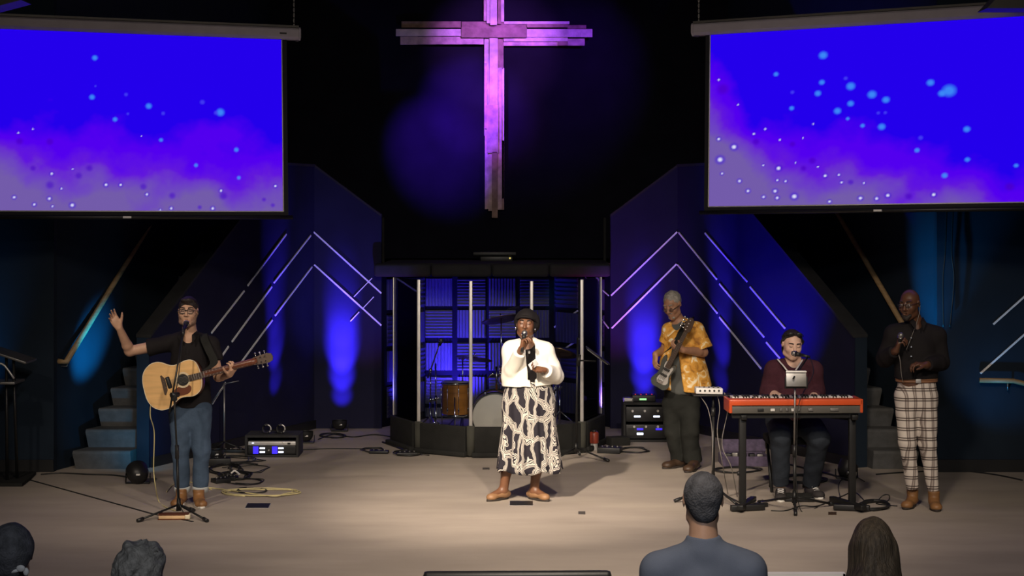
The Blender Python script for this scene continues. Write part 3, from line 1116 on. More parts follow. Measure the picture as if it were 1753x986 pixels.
cols = [(727, 774), (783, 831), (837, 883), (890, 940)]
rows = [(477, 524), (531, 578), (587, 634), (645, 691), (698, 720)]
for j, (ya, yb) in enumerate(rows):
    for i, (xa, xb) in enumerate(cols):
        a = W(xa, ya, 21.33); b = W(xb, yb, 21.33)
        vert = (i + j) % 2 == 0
        corr_panel(a.x, b.x, max(b.z, .02), a.z, 21.333, vert, 'panel' if not (i == 3) else 'panel_dimmed', alc)  # last column's dimness is put into the panel colour
# panels on the slanted alcove sides
for side in ('left', 'right'):
    F, Nw, C, E, K = WING[side]
    par = bpy.data.objects['wall_alcove_' + side]
    E1 = E + Vector((0, .12, 0))
    d_ = (K - E1).normalized(); ln = (K - E1).length
    nn = Vector((d_.y, -d_.x, 0)) * (1 if side == 'left' else -1)
    for j in range(4):
        for i in range(2):
            t0, t1 = .08 + i * .46, .08 + i * .46 + .40
            a = E1.lerp(K, t0) + nn * .012; b = E1.lerp(K, t1) + nn * .012
            z0 = .10 + j * .42; z1 = z0 + .36
            mb = MB()
            mb.prism([a + Vector((0, 0, z0)), b + Vector((0, 0, z0)), b + Vector((0, 0, z1)), a + Vector((0, 0, z1))], nn * .01)
            for q in range(7):
                t = (q + .5) / 7
                if (i + j) % 2:
                    p = a.lerp(b, t); w = (b - a) * (.2 / 7)
                    mb.prism([p - w + nn * .01 + Vector((0, 0, z0)), p + w + nn * .01 + Vector((0, 0, z0)), p + w + nn * .01 + Vector((0, 0, z1)), p - w + nn * .01 + Vector((0, 0, z1))], nn * .014)
                else:
                    z = z0 + (z1 - z0) * t; w = (z1 - z0) * .2 / 7
                    mb.prism([a + nn * .01 + Vector((0, 0, z - w)), b + nn * .01 + Vector((0, 0, z - w)), b + nn * .01 + Vector((0, 0, z + w)), a + nn * .01 + Vector((0, 0, z + w))], nn * .014)
            mb.build('corrugated_panel', 'panel_dimmed', par)

# ledge of the raised opening above the drums, upper wall
eL, eR = WING['left'][3], WING['right'][3]
m = MB(); m.box(((eL.x + eR.x) / 2, 21.1, 1.86), (eR.x - eL.x - .01, 1.6, .11)); led = struct(m.build('trim_1', 'cap'), 'dark ledge above the drum alcove')
xs = [640, 738, 842, 940, 1045]
for a, b in zip(xs[:-1], xs[1:]):
    mb = MB()
    x0, x1 = XD(a, 20.1), XD(b, 20.1)
    mb.box(((x0 + x1) / 2, 20.16, 1.84), (x1 - x0 - .004, .2, .15), None, .035)
    mb.build('cushion_pad', 'cap', led)
m = MB(); m.box(((eL.x + eR.x) / 2, 22.06, 3.82), (9.6, .1, 3.78)); struct(m.build('wall_upper', 'wall_dark'), 'black upper wall behind the hanging cross')
for px, nm in ((656, 'left'), (1035, 'right')):
    mb = MB(); mb.box((XD(px, 21.95), 21.96, 2.16), (.03, .1, .56)); struct(mb.build('trim_opening_' + nm, 'cap'))
t = thing('projector', W(847, 445, 21.4), 'black low projector box on the ledge below the cross', 'projector')
mb = MB(); mb.box(W(847, 434, 21.4), (.53, .3, .05), None, .01); mb.build('top_shelf', 'black', t)
mb = MB(); mb.box(W(850, 443, 21.4), (.40, .26, .07), None, .01); mb.build('housing', 'black_metal', t)
mb = MB(); mb.ball(W(873, 442, 21.25), .012); mb.build('indicator_light', mat('amber_led', (.5, .4, .1), emit=(1, .8, .2), estr=.6), t)

# lit sloping soffit scraps over the screens
for px, sgn, nm in ((12, -1, 'left'), (1735, 1, 'right')):
    mb = MB()
    c = W(px, -8, 14.0)
    mb.prism([W(HX + (px - HX) - sgn * 40 * -1 * 0 - 60, 22, 14) if sgn < 0 else W(1690, 14, 14), W(36, 0, 14) if sgn < 0 else W(1760, -60, 14), W(-60, -60, 14) if sgn < 0 else W(1830, 14, 14)], (0, .3, 0))
    struct(mb.build('trim_soffit_' + nm, 'key_grey'))

# floor seam
a = FP(30, 816); b = FP(265, 881); c = FP(330, 893)
mb = MB()
for p, q in ((a, b), (b, c)):
    d_ = (q - p).normalized(); s_ = Vector((-d_.y, d_.x, 0)) * .012
    mb.prism([p - s_, q - s_, q + s_, p + s_], (0, 0, .003))
struct(mb.build('trim_floor_seam', 'black_matte'), 'dark seam running across the carpet at stage left corner')

# stairs
for side in ('left', 'right'):
    sg = -1 if side == 'left' else 1
    F, Nw, C, E, K = WING[side]
    outw = Vector((sg * 1, 0, 0))
    root = thing('staircase', (Nw.x + sg * .45, 17.0, 0), 'grey carpeted stair rising back beside the %s navy chevron wall' % side, 'stairs')
    dA = (C - Nw) / (C.y - Nw.y)
    for i in range(13):
        y0 = 17.02 + .245 * i
        y1 = y0 + .245
        xl0 = F.x - sg * (.14 + .066 / .24 * (y0 - 16.85) * 1.0) + sg * .05
        xl1 = F.x - sg * (.14 + .066 / .24 * (y1 - 16.85)) + sg * .05
        xr0 = Nw.x + dA.x * (y0 - Nw.y) + sg * .17
        xr1 = Nw.x + dA.x * (y1 - Nw.y) + sg * .17
        if i == 0:
            xr0 = Nw.x + sg * .16
        z = .18 * (i + 1)
        mb = MB()
        bot = 0 if i == 0 else z - .18 - .02
        # riser leans back under a rounded nosing
        prof = [(0.03, bot), (0.0, z - .03), (.004, z - .008), (.018, z), (.30, z), (.30, bot)]
        A_, B_ = [], []
        for (dy, zz) in prof:
            A_.append(Vector((xl0 + (xl1 - xl0) * dy / .245 - sg * dy * .6 * (zz < z - .05), y0 + dy, zz)))
            B_.append(Vector((xr0 + (xr1 - xr0) * dy / .245, y0 + dy, zz)))
        n = len(prof)
        fs = [tuple(range(n)), tuple(reversed(range(n, 2 * n)))] + [(k, k + n, (k + 1) % n + n, (k + 1) % n) for k in range(n)]
        mb.add(A_ + B_, fs)
        mb.build('step', 'stair', root)

# handrails
for side, pts in (('left', ((99, 618, 17.0), (113, 620, 17.0), (262, 375, 18.95), (300, 313, 19.4))), ('right', ((1597, 618, 17.0), (1583, 620, 17.0), (1436, 368, 18.95), (1400, 310, 19.4)))):
    sg = -1 if side == 'left' else 1
    P_ = [W(*p) for p in pts]
    root = thing('handrail', P_[1], 'oak handrail rising along the dark teal wall of the %s stair' % side, 'handrail')
    mb = MB()
    P_ = [p - Vector((sg * .05, 0, 0)) if False else p for p in P_]
    mb.tube(P_, .028, 10)
    mb.build('rail', 'wood_rail', root)
    for t in (.02, .5, .95):
        p = P_[1].lerp(P_[2], t)
        mb = MB()
        mb.tube([p - Vector((0, 0, .02)), p + Vector((sg * .01, 0, -.07)), p + Vector((sg * .075, .01, -.07))], .008, 8)
        mb.build('bracket', 'grey_metal', root)

# chevron battens -----------------------------------------------------------------
def on_plane(px, py, A, B):
    """intersect the view ray with the vertical plane through A, B"""
    n = Vector((B.y - A.y, -(B.x - A.x), 0)).normalized()
    dr = Vector(((px - HX) / FPX, 1, -(py - HY) / FPX))
    o = Vector((0, 0, CAMZ))
    t = (A - o).dot(n) / dr.dot(n)
    return o + dr * t, n


def batten(px0, py0, px1, py1, A, B, label, w=.018, th=.011, name='batten'):
    p, n = on_plane(px0, py0, A, B)
    q, _ = on_plane(px1, py1, A, B)
    if n.y > 0: n = -n
    d_ = (q - p).normalized()
    s_ = n.cross(d_).normalized() * w / 2
    mb = MB()
    mb.prism([p - s_ + n * .003, q - s_ + n * .003, q + s_ + n * .003, p + s_ + n * .003], n * th)
    o = mb.build(name, 'batten')
    tag(o, label, 'light strip', 'painted chevron battens on the stage walls')
    return o


FL, NL, CL, EL_, KL_ = WING['left']
FR, NR, CR, ER_, KR_ = WING['right']
seg_left = [
    (489, 401, 423, 489, 'outermost upper'), (417, 498, 361, 570, 'outermost lower'),
    (531, 403, 468, 484, 'upper row, top'), (464, 491, 396, 585, 'upper row, middle'), (390, 593, 361, 636, 'upper row, lowest short'),
    (533, 457, 470, 540, 'lower row, top'), (465, 548, 412, 620, 'lower row, middle'), (385, 655, 362, 691, 'lower row, lowest')]
for (a, b, c, d, s_) in seg_left:
    batten(a, b, c, d, NL, CL, 'white slanted batten on the left navy wall behind guitarist, ' + s_ + ' piece')
batten(537, 397, 653, 502, CL, EL_, 'long white batten, upper one falling right from the left chevron peak')
batten(538, 453, 653, 557, CL, EL_, 'long white batten, lower one falling right from the left chevron peak')
for (a, b, c, d, s_) in ((606, 508, 637, 476, 'top'), (622, 527, 640, 508, 'middle'), (600, 550, 615, 534, 'lowest')):
    batten(a, b, c, d, CL, EL_, 'short thin strip crossing the left long battens, ' + s_ + ' of three', .010, .01)  # thin strips laid across the long ones
batten(680, 478, 708, 500, EL_ + Vector((0, .1, 0)), KL_, 'short bright strip at the top left inside the drum alcove')  # short strip on the plane of the left alcove side
seg_right = [
    (1208, 399, 1280, 482, 'outermost upper'), (1285, 491, 1345, 562, 'outermost lower'),
    (1163, 398, 1228, 478, 'middle row, top'), (1233, 486, 1309, 577, 'middle row, middle'), (1313, 586, 1336, 613, 'middle row, lowest short'),
    (1161, 453, 1229, 536, 'inner row, top'), (1233, 543, 1304, 631, 'inner row, lower')]
for (a, b, c, d, s_) in seg_right:
    batten(a, b, c, d, NR, CR, 'white slanted batten on the right navy wall above keyboard, ' + s_ + ' piece')
batten(1159, 397, 1046, 506, CR, ER_, 'long white batten, upper one falling left from the right chevron peak')
batten(1158, 452, 1047, 562, CR, ER_, 'long white batten, lower one falling left from the right chevron peak')
a1 = ER_ + Vector((0, .1, 0))
batten(1043, 506, 1020, 485, a1, KR_, 'thin batten in alcove meeting the upper right chevron corner', .012)
batten(1043, 562, 1020, 531, a1, KR_, 'thin batten in alcove meeting the lower right chevron corner', .012)
batten(990, 513 + 19, 950, 560, a1, KR_, 'dim slanted batten inside the alcove right of the woman')
batten(992, 580, 957, 605, a1, KR_, 'bright slanted batten inside the alcove right of the woman jacket')
batten(1003, 474, 1018, 494, a1, KR_, 'tiny batten under the ledge at the right alcove corner', .012)
# right edge battens + small rail on the front panel
for (a, b, c, d, s_) in ((1700, 555, 1800, 466, 'upper'), (1678, 639, 1800, 531, 'lower')):
    batten(a, b, c, d, FR - Vector((0, .0, 0)), FR + Vector((3, 0, 0)), 'white slanted batten on teal wall at far right edge, ' + s_ + ' one')
root = thing('handrail', W(1700, 652, 16.6), 'short level oak handrail on the teal wall at the right edge', 'handrail')
mb = MB(); mb.tube([W(1677, 651, 16.75), W(1735, 652, 16.75), W(1800, 668, 16.75)], .024, 10); mb.build('rail', 'wood_rail', root)
mb = MB(); mb.tube([W(1725, 655, 16.75), W(1725, 667, 16.75), W(1725, 667, 16.85)], .008, 8); mb.build('bracket', 'grey_metal', root)


# ------------------------------------------------------------------ screens
def vnoise(x, y, seed):
    r = np.random.RandomState(seed).rand(64, 64)
    xi = np.floor(x).astype(int); yi = np.floor(y).astype(int)
    fx = x - xi; fy = y - yi
    fx = fx * fx * (3 - 2 * fx); fy = fy * fy * (3 - 2 * fy)
    g = lambda a, b: r[(a) % 64, (b) % 64]
    return (g(xi, yi) * (1 - fx) + g(xi + 1, yi) * fx) * (1 - fy) + (g(xi, yi + 1) * (1 - fx) + g(xi + 1, yi + 1) * fx) * fy


def fbm(x, y, seed, oc=5):
    s_ = 0; a = .5
    for i in range(oc):
        s_ = s_ + a * vnoise(x * 2 ** i + 7.3 * i, y * 2 ** i + 3.1 * i, seed + i); a *= .5
    return s_


def screen_mat():
    m = bpy.data.materials.new('projected_particles')
    m.use_nodes = True
    nt = m.node_tree
    b = nt.nodes['Principled BSDF']
    b.inputs['Base Color'].default_value = (0, 0, 0, 1)
    b.inputs['Roughness'].default_value = 1
    b.inputs['Specular IOR Level'].default_value = 0
    at = nt.nodes.new('ShaderNodeAttribute'); at.attribute_name = 'picture'
    nt.links.new(at.outputs['Color'], b.inputs['Emission Color'])
    b.inputs['Emission Strength'].default_value = 1.0
    return m


M['screen'] = screen_mat()


def screen(side, tl, tr, bl, br, x_ref, dots, mist):
    """corner world points; the picture is computed per grid vertex"""
    root = thing('projection_screen', (bl + br) / 2, ('left' if side < 0 else 'right') + ' hanging projection screen showing blue and violet particle cloud', 'screen')
    nx, nz = 330, 180
    u = np.linspace(0, 1, nx)[None, :].repeat(nz, 0); v = np.linspace(0, 1, nz)[:, None].repeat(nx, 1)
    TL, TR, BL, BR = map(A3, (tl, tr, bl, br))
    Pq = (BL * (1 - u)[..., None] + BR * u[..., None]) * (1 - v)[..., None] + (TL * (1 - u)[..., None] + TR * u[..., None]) * v[..., None]
    Pq = Pq - np.array(ORG[root.name])
    idx = np.arange(nx * nz).reshape(nz, nx)
    q = np.stack([idx[:-1, :-1], idx[:-1, 1:], idx[1:, 1:], idx[1:, :-1]], -1).reshape(-1, 4)
    me = bpy.data.meshes.new('screen_fabric')
    me.from_pydata(Pq.reshape(-1, 3).tolist(), [], q.tolist())
    # picture: in screen space of the projection (u to the right, v up)
    n1 = fbm(u * 7, v * 4.2, 3); n2 = fbm(u * 14 + 5, v * 9, 21)
    m1 = mist(u, v) + (n1 - .5) * .42 + (n2 - .5) * .16      # 0 blue .. 1 lavender
    s1 = np.clip((m1 - .30) / .16, 0, 1); s2 = np.clip((m1 - .50) / .16, 0, 1); s3 = np.clip((m1 - .62) / .24, 0, 1)
    blue = np.array((.017, 0, .83)); vio = np.array((.085, 0, .86)); pur = np.array((.13, .012, .66)); lav = np.array((.17, .105, .40))
    col = blue + (vio - blue) * s1[..., None]
    col = col + (pur - col) * s2[..., None]
    col = col + (lav - col) * s3[..., None]
    asp = 1.70
    for (du, dv, r, kind) in dots:
        rr = np.sqrt(((u - du) * asp) ** 2 + (v - dv) ** 2)
        if kind == 'halo':
            w = np.clip(1.5 - rr / (r * .9), 0, 1)[..., None]
            col = col + (np.array((.05, 0, .62)) - col) * w * .8
            w = np.clip(1.5 - rr / (r * .42), 0, 1)[..., None]
            col = col + (np.array((.75, .75, .95)) - col) * w
        elif kind == 'dark':
            w = np.clip(1.6 - rr / (r * .75), 0, 1)[..., None]
            col = col + (np.array((.07, 0, .55)) - col) * w * .7
        elif kind == 'cyan':
            w = np.clip(1.6 - rr / (r * .85), 0, 1)[..., None]
            col = col + (np.array((.05, .28, .95)) - col) * w * .85
        else:
            w = np.clip(1.6 - rr / (r * .7), 0, 1)[..., None]
            col = col + (np.array((.07, .06, .9)) - col) * w * .7
    ca = me.color_attributes.new('picture', 'FLOAT_COLOR', 'POINT')
    ca.data.foreach_set('color', np.concatenate([col.reshape(-1, 3), np.ones((nx * nz, 1))], 1).astype(np.float32).ravel())
    me.materials.append(M['screen'])
    o = bpy.data.objects.new('screen_fabric', me); link(o, root)
    # black masking behind and around, bottom bar, case, brackets
    nrm = (Vector(tr) - Vector(tl)).cross(Vector(tl) - Vector(bl)).normalized()
    if nrm.y > 0: nrm = -nrm
    dx = (Vector(br) - Vector(bl)).normalized(); dz = Vector((0, 0, 1))
    bk = -nrm
    mb = MB()
    e = .05
    mb.prism([Vector(bl) - dx * e - dz * .035 + bk * .004, Vector(br) + dx * e - dz * .035 + bk * .004, Vector(tr) + dx * e + bk * .004 + dz * .04, Vector(tl) - dx * e + bk * .004 + dz * .04], bk * .004)
    mb.build('masking_border', 'screen_border', root)
    mb = MB()
    mb.tube([Vector(bl) - dx * .09 - dz * .055, Vector(br) + dx * .09 - dz * .055], .02, 8)
    bar = mb.build('bottom_bar', 'black_metal', root)
    mb = MB(); c = (Vector(bl) + Vector(br)) / 2 - dz * .055 + nrm * .02
    Rb = Matrix((dx, -nrm, dz)).transposed()
    mb.box(c if side < 0 else c, (.075, .02, .018), Rb); mb.build('pull_tab', 'white', root)
    # white thin edge of the fabric
    mb = MB()
    for p, q_ in ((bl, br), ((br, tr) if side < 0 else (bl, tl))):
        mb.tube([Vector(p) + nrm * .003, Vector(q_) + nrm * .003], .006, 6)
    mb.build('fabric_edge', 'white', root)
    # roller case
    inner_t = Vector(tr) if side < 0 else Vector(tl)
    outer_t = Vector(tl) if side < 0 else Vector(tr)
    di = (inner_t - outer_t).normalized()
    a = outer_t - di * .5 + dz * .055; b = inner_t + di * .15 + dz * .055
    mb = MB()
    sec = [(-.055, -.055), (.04, -.055), (.06, -.03), (.06, .04), (.045, .055), (-.055, .055)]
    pts = [a + nrm * s0 + dz * s1 for s0, s1 in sec]
    mb.prism(pts, b - a)
    case = mb.build('roller_case', 'screen_case', root)
    mb = MB(); mb.prism([a + nrm * .065 + dz * .058, a - nrm * .05 + dz * .058, a - nrm * .05 + dz * .078, a + nrm * .065 + dz * .078], b - a)
    mb.build('case_lid', 'key_grey', root)
    mb = MB(); mb.prism([b + di * .0 + nrm * s0 * 1.1 + dz * s1 * 1.1 for s0, s1 in sec], di * .02); mb.build('end_cap', 'screen_case', root)
    if side < 0:
        mb = MB(); mb.box(b - di * .15 + nrm * .062 + dz * .0, (.065, .006, .016), Rb); mb.build('badge', 'black', root)
    mb = MB()
    ct = b - di * .03 + dz * .06
    for i in range(int((5.69 - ct.z) / .05)):
        z0 = ct + dz * (.05 * i + .02)
        mb.tube([z0 + Vector((.006, 0, 0)), z0 + Vector((0, 0, .022)), z0 + Vector((-.006, 0, 0)), z0 - Vector((0, 0, .022))], .003, 5, 2, True)
    ch = mb.build('hanging_chain', 'grey_metal', root); ch['kind'] = 'stuff'
    mb = MB()
    ct = a + di * .6 + dz * .06
    mb.cyl(ct, Vector((ct.x, ct.y, 5.70)), .006, seg=6); mb.build('hanging_cable', 'cable', root)
    return root


tlp = [W(-70, 47, 15.43), W(482, 68, 16.5), W(-70, 361, 15.43), W(485, 362, 16.5)]
tlp[0].z = tlp[1].z = (tlp[0].z + tlp[1].z) / 2


def rd(n, seed, x0, x1, y0, y1, rmin, rmax, kind):
    r = np.random.RandomState(seed)
    return [(x0 + r.rand() * (x1 - x0), y0 + r.rand() * (y1 - y0), rmin + r.rand() * (rmax - rmin), kind) for _ in range(n)]


def pd(lst, x0, x1, y0, y1):
    return [((x - x0) / (x1 - x0), 1 - (y - y0) / (y1 - y0), r / (y1 - y0), k) for x, y, r, k in lst]


left_d = pd([(154, 101, 4, 'cyan'), (149, 168, 4, 'cyan'), (246, 181, 4.5, 'cyan'), (188, 205, 3.5, 'cyan'), (271, 193, 3.5, 'dim'), (340, 172, 4.5, 'dim'), (372, 189, 6, 'cyan'), (364, 190, 4, 'dim'), (267, 239, 3, 'cyan'), (207, 162, 3.5, 'dim'), (155, 149, 2, 'dim'), (210, 195, 2.5, 'dim'),
    (400, 254, 3.5, 'cyan'), (328, 282, 3, 'cyan'), (404, 303, 3, 'cyan'), (26, 231, 3, 'halo'), (50, 224, 2.5, 'halo'), (81, 299, 4, 'halo'), (77, 341, 4.5, 'halo'), (115, 352, 5.5, 'halo'), (19, 339, 4, 'halo'), (52, 351, 4, 'halo'), (82, 354, 3, 'halo'), (172, 317, 4.5, 'halo'), (197, 317, 4, 'halo'), (242, 333, 4, 'halo'), (284, 357, 4, 'halo'), (265, 360, 3, 'halo'), (357, 357, 4.5, 'halo'), (372, 326, 4, 'halo'), (97, 324, 3, 'halo'), (116, 291, 2.5, 'halo'), (233, 233, 2, 'halo'),
    (286, 335, 6, 'dark'), (126, 302, 6, 'dark'), (50, 290, 5, 'dark'), (465, 351, 4, 'dark'), (449, 341, 4, 'dark'), (236, 320, 6, 'dark'), (376, 335, 7, 'dark'), (470, 317, 4, 'halo'), (78, 318, 7, 'dark'), (28, 245, 6, 'dark'), (78, 245, 6, 'dark'), (144, 289, 6, 'dark'), (334, 355, 4, 'dark')], -70, 484, 58, 362)
screen(-1, *tlp, 0, left_d, lambda u, v: .90 - v * 1.22 + np.clip(.5 - u, 0, 1) * .45 - np.clip(u - .7, 0, 1) * .2)
trp = [W(1216, 63, 16.5), W(1830, 20, 14.75), W(1213, 354, 16.5), W(1830, 345, 14.75)]
trp[0].z = trp[1].z = (trp[0].z + trp[1].z) / 2
right_d = pd([(1424, 89, 6, 'cyan'), (1339, 118, 3.5, 'cyan'), (1422, 136, 4, 'cyan'), (1415, 155, 4.5, 'cyan'), (1473, 145, 6, 'cyan'), (1510, 161, 6, 'cyan'), (1473, 175, 4.5, 'cyan'), (1450, 187, 5, 'cyan'), (1534, 171, 5, 'cyan'), (1527, 217, 5, 'cyan'), (1609, 145, 5, 'cyan'), (1640, 160, 9, 'cyan'), (1628, 164, 5, 'cyan'), (1669, 226, 4.5, 'cyan'), (1670, 277, 3.5, 'cyan'), (1368, 179, 3.5, 'cyan'), (1369, 151, 3.5, 'dim'), (1494, 214, 3, 'cyan'), (1468, 201, 2.5, 'cyan'), (1521, 193, 3, 'dim'), (1533, 193, 3, 'dim'), (1464, 131, 3.5, 'dim'), (1587, 259, 3.5, 'cyan'), (1593, 238, 4, 'dim'), (1633, 303, 4, 'cyan'), (1615, 335, 5, 'halo'), (1748, 289, 3, 'cyan'),
    (1232, 123, 3.5, 'halo'), (1269, 169, 3, 'halo'), (1299, 222, 3.5, 'halo'), (1320, 214, 3.5, 'halo'), (1262, 244, 7, 'halo'), (1236, 266, 8, 'halo'), (1233, 229, 4.5, 'halo'), (1240, 291, 3.5, 'halo'), (1273, 305, 4.5, 'halo'), (1289, 323, 4.5, 'halo'), (1345, 284, 6, 'halo'), (1343, 305, 3.5, 'halo'), (1339, 324, 5, 'halo'), (1343, 336, 4.5, 'halo'), (1318, 334, 4, 'halo'), (1374, 334, 7, 'halo'), (1358, 307, 3.5, 'halo'), (1429, 299, 4.5, 'halo'), (1453, 298, 3.5, 'halo'), (1458, 311, 3.5, 'halo'), (1376, 275, 2.5, 'halo'), (1416, 283, 3, 'halo'), (1497, 313, 3, 'halo'), (1519, 340, 4.5, 'halo'), (1538, 335, 5, 'halo'), (1491, 339, 5, 'halo'), (1437, 344, 4, 'halo'), (1389, 232, 2.5, 'halo'), (1407, 208, 2.5, 'halo'), (1347, 234, 3, 'halo'),
    (1406, 272, 6, 'dark'), (1390, 285, 5, 'dark'), (1303, 236, 6, 'dark'), (1573, 337, 6, 'dark'), (1738, 324, 7, 'dark'), (1370, 242, 5, 'dark'), (1317, 278, 3, 'halo'), (1474, 311, 5, 'dark'), (1240, 140, 10, 'dark')], 1215, 1830, 42, 350)
screen(1, *trp, 0, right_d, lambda u, v: 1.12 - v * 1.18 - u * .62 + np.clip(.14 - u, 0, 1) * 2.0)


# ------------------------------------------------------------------ cross of planks
root = thing('cross', W(846, 373, 21.8), 'tall cross of rough weathered planks lit pink on the black wall', 'cross')
planks = [  # x0,y0,x1,y1,layer,material
    (828, -40, 838, 35, 1, 'plank_c'), (833, -40, 840, 40, 2, 'plank_a'), (839, -40, 851, 43, 3, 'plank_a'), (852, -40, 858, 41, 2, 'plank_b'), (857, -40, 863, 37, 1, 'plank_a'),
    (687, 36, 789, 47, 1, 'plank_b'), (790, 36, 902, 48, 0, 'plank_b'), (863, 36, 975, 41, 1, 'plank_a'), (902, 41, 972, 47, 2, 'plank_b'), (972, 42, 1004, 48, 0, 'plank_b'),
    (678, 50, 790, 62, 3, 'plank_a'), (790, 48, 902, 65, 4, 'plank_b'), (902, 50, 1014, 64, 3, 'plank_a'),
    (685, 62, 715, 76, 1, 'plank_c'), (715, 63, 828, 76, 2, 'plank_c'), (862, 64, 972, 71, 2, 'plank_a'), (862, 71, 956, 78, 1, 'plank_c'), (955, 70, 972, 78, 2, 'plank_b'), (972, 66, 1001, 78, 2, 'plank_c'),
    (829, 60, 840, 232, 1, 'plank_a'), (829, 108, 834, 220, 2, 'plank_c'), (838, 60, 852, 180, 3, 'plank_a'), (833, 180, 853, 262, 3, 'plank_c'), (851, 60, 862, 118, 1, 'plank_b'), (852, 116, 859, 240, 2, 'plank_c'), (859, 116, 863, 340, 1, 'plank_a'),
    (830, 232, 838, 358, 1, 'plank_c'), (836, 262, 844, 361, 2, 'plank_c'), (842, 260, 852, 373, 3, 'plank_b'), (852, 240, 859, 359, 2, 'plank_c'), (856, 240, 863, 359, 1, 'plank_b')]
for (x0, y0, x1, y1, ly, mt) in planks:
    y = 21.97 - ly * .028
    a = W(x0, y0, 21.9); b = W(x1, y1, 21.9)
    mb = MB(); mb.box(((a.x + b.x) / 2, y, (a.z + b.z) / 2), (b.x - a.x, .03, a.z - b.z), None, .003)
    mb.build('plank', mt, root)


# =================================================================== PEOPLE
def G(d0):
    return lambda px, py, dy=0.0: W(px, py, d0 + dy)


# ---- guitarist ------------------------------------------------------------------
g = G(15.0)
root = thing('person', (g(325, 862).x, 15.0, 0), 'man in glasses, black polo and jeans playing acoustic guitar with one arm raised', 'person')
GUY = root
Rh = face_frame(2, 0, 0)
hc = g(322, 533.5, -.03)
S = SDF()
L = head_sdf(S, hc, Rh, 1.02, 1.02, mouth=.012)
N = g(325, 572, .03); P = g(326, 690, .02)
sa = g(287, 586, .02); sb = g(362, 588, .02)
S.cone(A3(hc) + np.array((0, .015, -.06)), N, .056, .062, .02)
torso_sdf(S, P, N, sa, sb, (.15, .10), (.14, .10), (.15, .10))
ela, wra = g(222, 601, .02), g(204, 561, -.14)
elb, wrb = g(374, 645, .0), g(393, 641, -.22)
arm_sdf(S, sa, ela, wra, (.050, .044, .029))
arm_sdf(S, sb, elb, wrb, (.048, .041, .028))
hand_sdf(S, wra, (-.45, -.25, .86), (.35, -.75, -.1), 1, fcurl=((12, 18, 12), (16, 20, 14), (22, 26, 18), (28, 30, 20)), spread=.10, thumb=(42, 8))
hand_sdf(S, wrb + Vector((0, -.005, -.005)), (.35, -.45, .45), (-.65, .55, .25), 1, curls=(38, 60, 45), thumb=(50, 10))
hpa, kna, ana = g(309, 700, .0), g(309, 770, -.03), g(312, 838, .02)
hpb, knb, anb = g(343, 700, .0), g(345, 770, -.02), g(343, 838, .0)
leg_sdf(S, hpa, kna, ana, (.080, .055, .040)); leg_sdf(S, hpb, knb, anb, (.080, .055, .040))
S.build('body', ['skin_light', 'lips', 'mouth'], root, .0055)
add_face(root, L, Rh, 1.02, 'hair_dark', True, False)
glasses(root, L, 'black', 'dark-framed glasses', .027, .018, .008, .0032)
# hair, beard
S = SDF()
S.ell(L(0, -.020, .040), (.083, .101, .092), Rh, .01)
S.ell(L(0, .045, .098), (.058, .050, .026), Rh, .02)
S.plane(L(0, .076, .066), Rh @ np.array((0, .75, -.65)))
S.plane(L(0, .02, -.035), Rh @ np.array((0, .35, -.9)))
S.plane(L(0, .10, .0), Rh @ np.array((0, 1, 0)))
S.wrinkle(.003, 130, 3)
S.build('hair', 'hair_dark', root, .005)
S = SDF()
S.cone(L(-.066, .01, -.03), L(-.046, .035, -.080), .016, .022, .02)
S.cone(L(.066, .01, -.03), L(.046, .035, -.080), .016, .022, .02)
S.cone(L(-.046, .035, -.083), L(0, .068, -.104), .0225, .0245, .02)
S.cone(L(.046, .035, -.083), L(0, .068, -.104), .0225, .0245, .02)
S.wrinkle(.0015, 160, 4)
S.build('beard', 'stubble', root, .005)
for sx in (-1, 1):
    mb = MB(); mb.ball(L(sx * .086, .004, -.004), (.008, .011, .011), Matrix(Rh.tolist()), 10, 7); e = mb.build('in_ear_monitor', 'black', root)
# polo shirt
S = SDF()
torso_sdf(S, P, N, sa, sb, (.15, .10), (.148, .108), (.158, .112), inf=.016, sh_r=.058)
S.cone(P + Vector((0, 0, .12)), P + Vector((0, 0, -.03)), .165, .172, .03, sq=((0, 1, 0), 1.45), cut=True)
arm_sdf(S, sa, ela, wra, (.064, .062, .05), .006, 'upper', t=.52)
arm_sdf(S, sb, elb, wrb, (.064, .062, .05), .006, 'upper', t=.50)
S.cone(A3(N) + np.array((0, -.045, -.02)), A3(N) + np.array((0, -.15, -.02)), .052, .052, .004, sub=True)
S.cone(A3(N) + np.array((0, -.11, -.05)), A3(N) + np.array((0, -.14, -.115)), .035, .012, .004, sub=True)
S.plane(A3(N) + np.array((0, 0, .045)), (0, .25, 1))
S.plane(P + Vector((0, 0, -.035)), (0, 0, -1))
S.wrinkle(.004, 22, 5)
S.build('polo_shirt', 'shirt_black', root, .007)
mb = MB()
for sx in (-1, 1):
    q = N + Vector((sx * .066, -.070, .012))
    mb.prism([q + Vector((0, .04, .02)), q + Vector((sx * .012, -.03, -.022)), q + Vector((-sx * .022, -.062, -.085)), q + Vector((-sx * .030, -.03, -.01))], Vector((sx * .006, -.008, .004)))
mb.build('collar', 'shirt_black', root)
mb = MB(); mb.box(N + Vector((0, -.148, -.125)), (.004, .004, .05)); mb.build('zip', 'chrome', root)
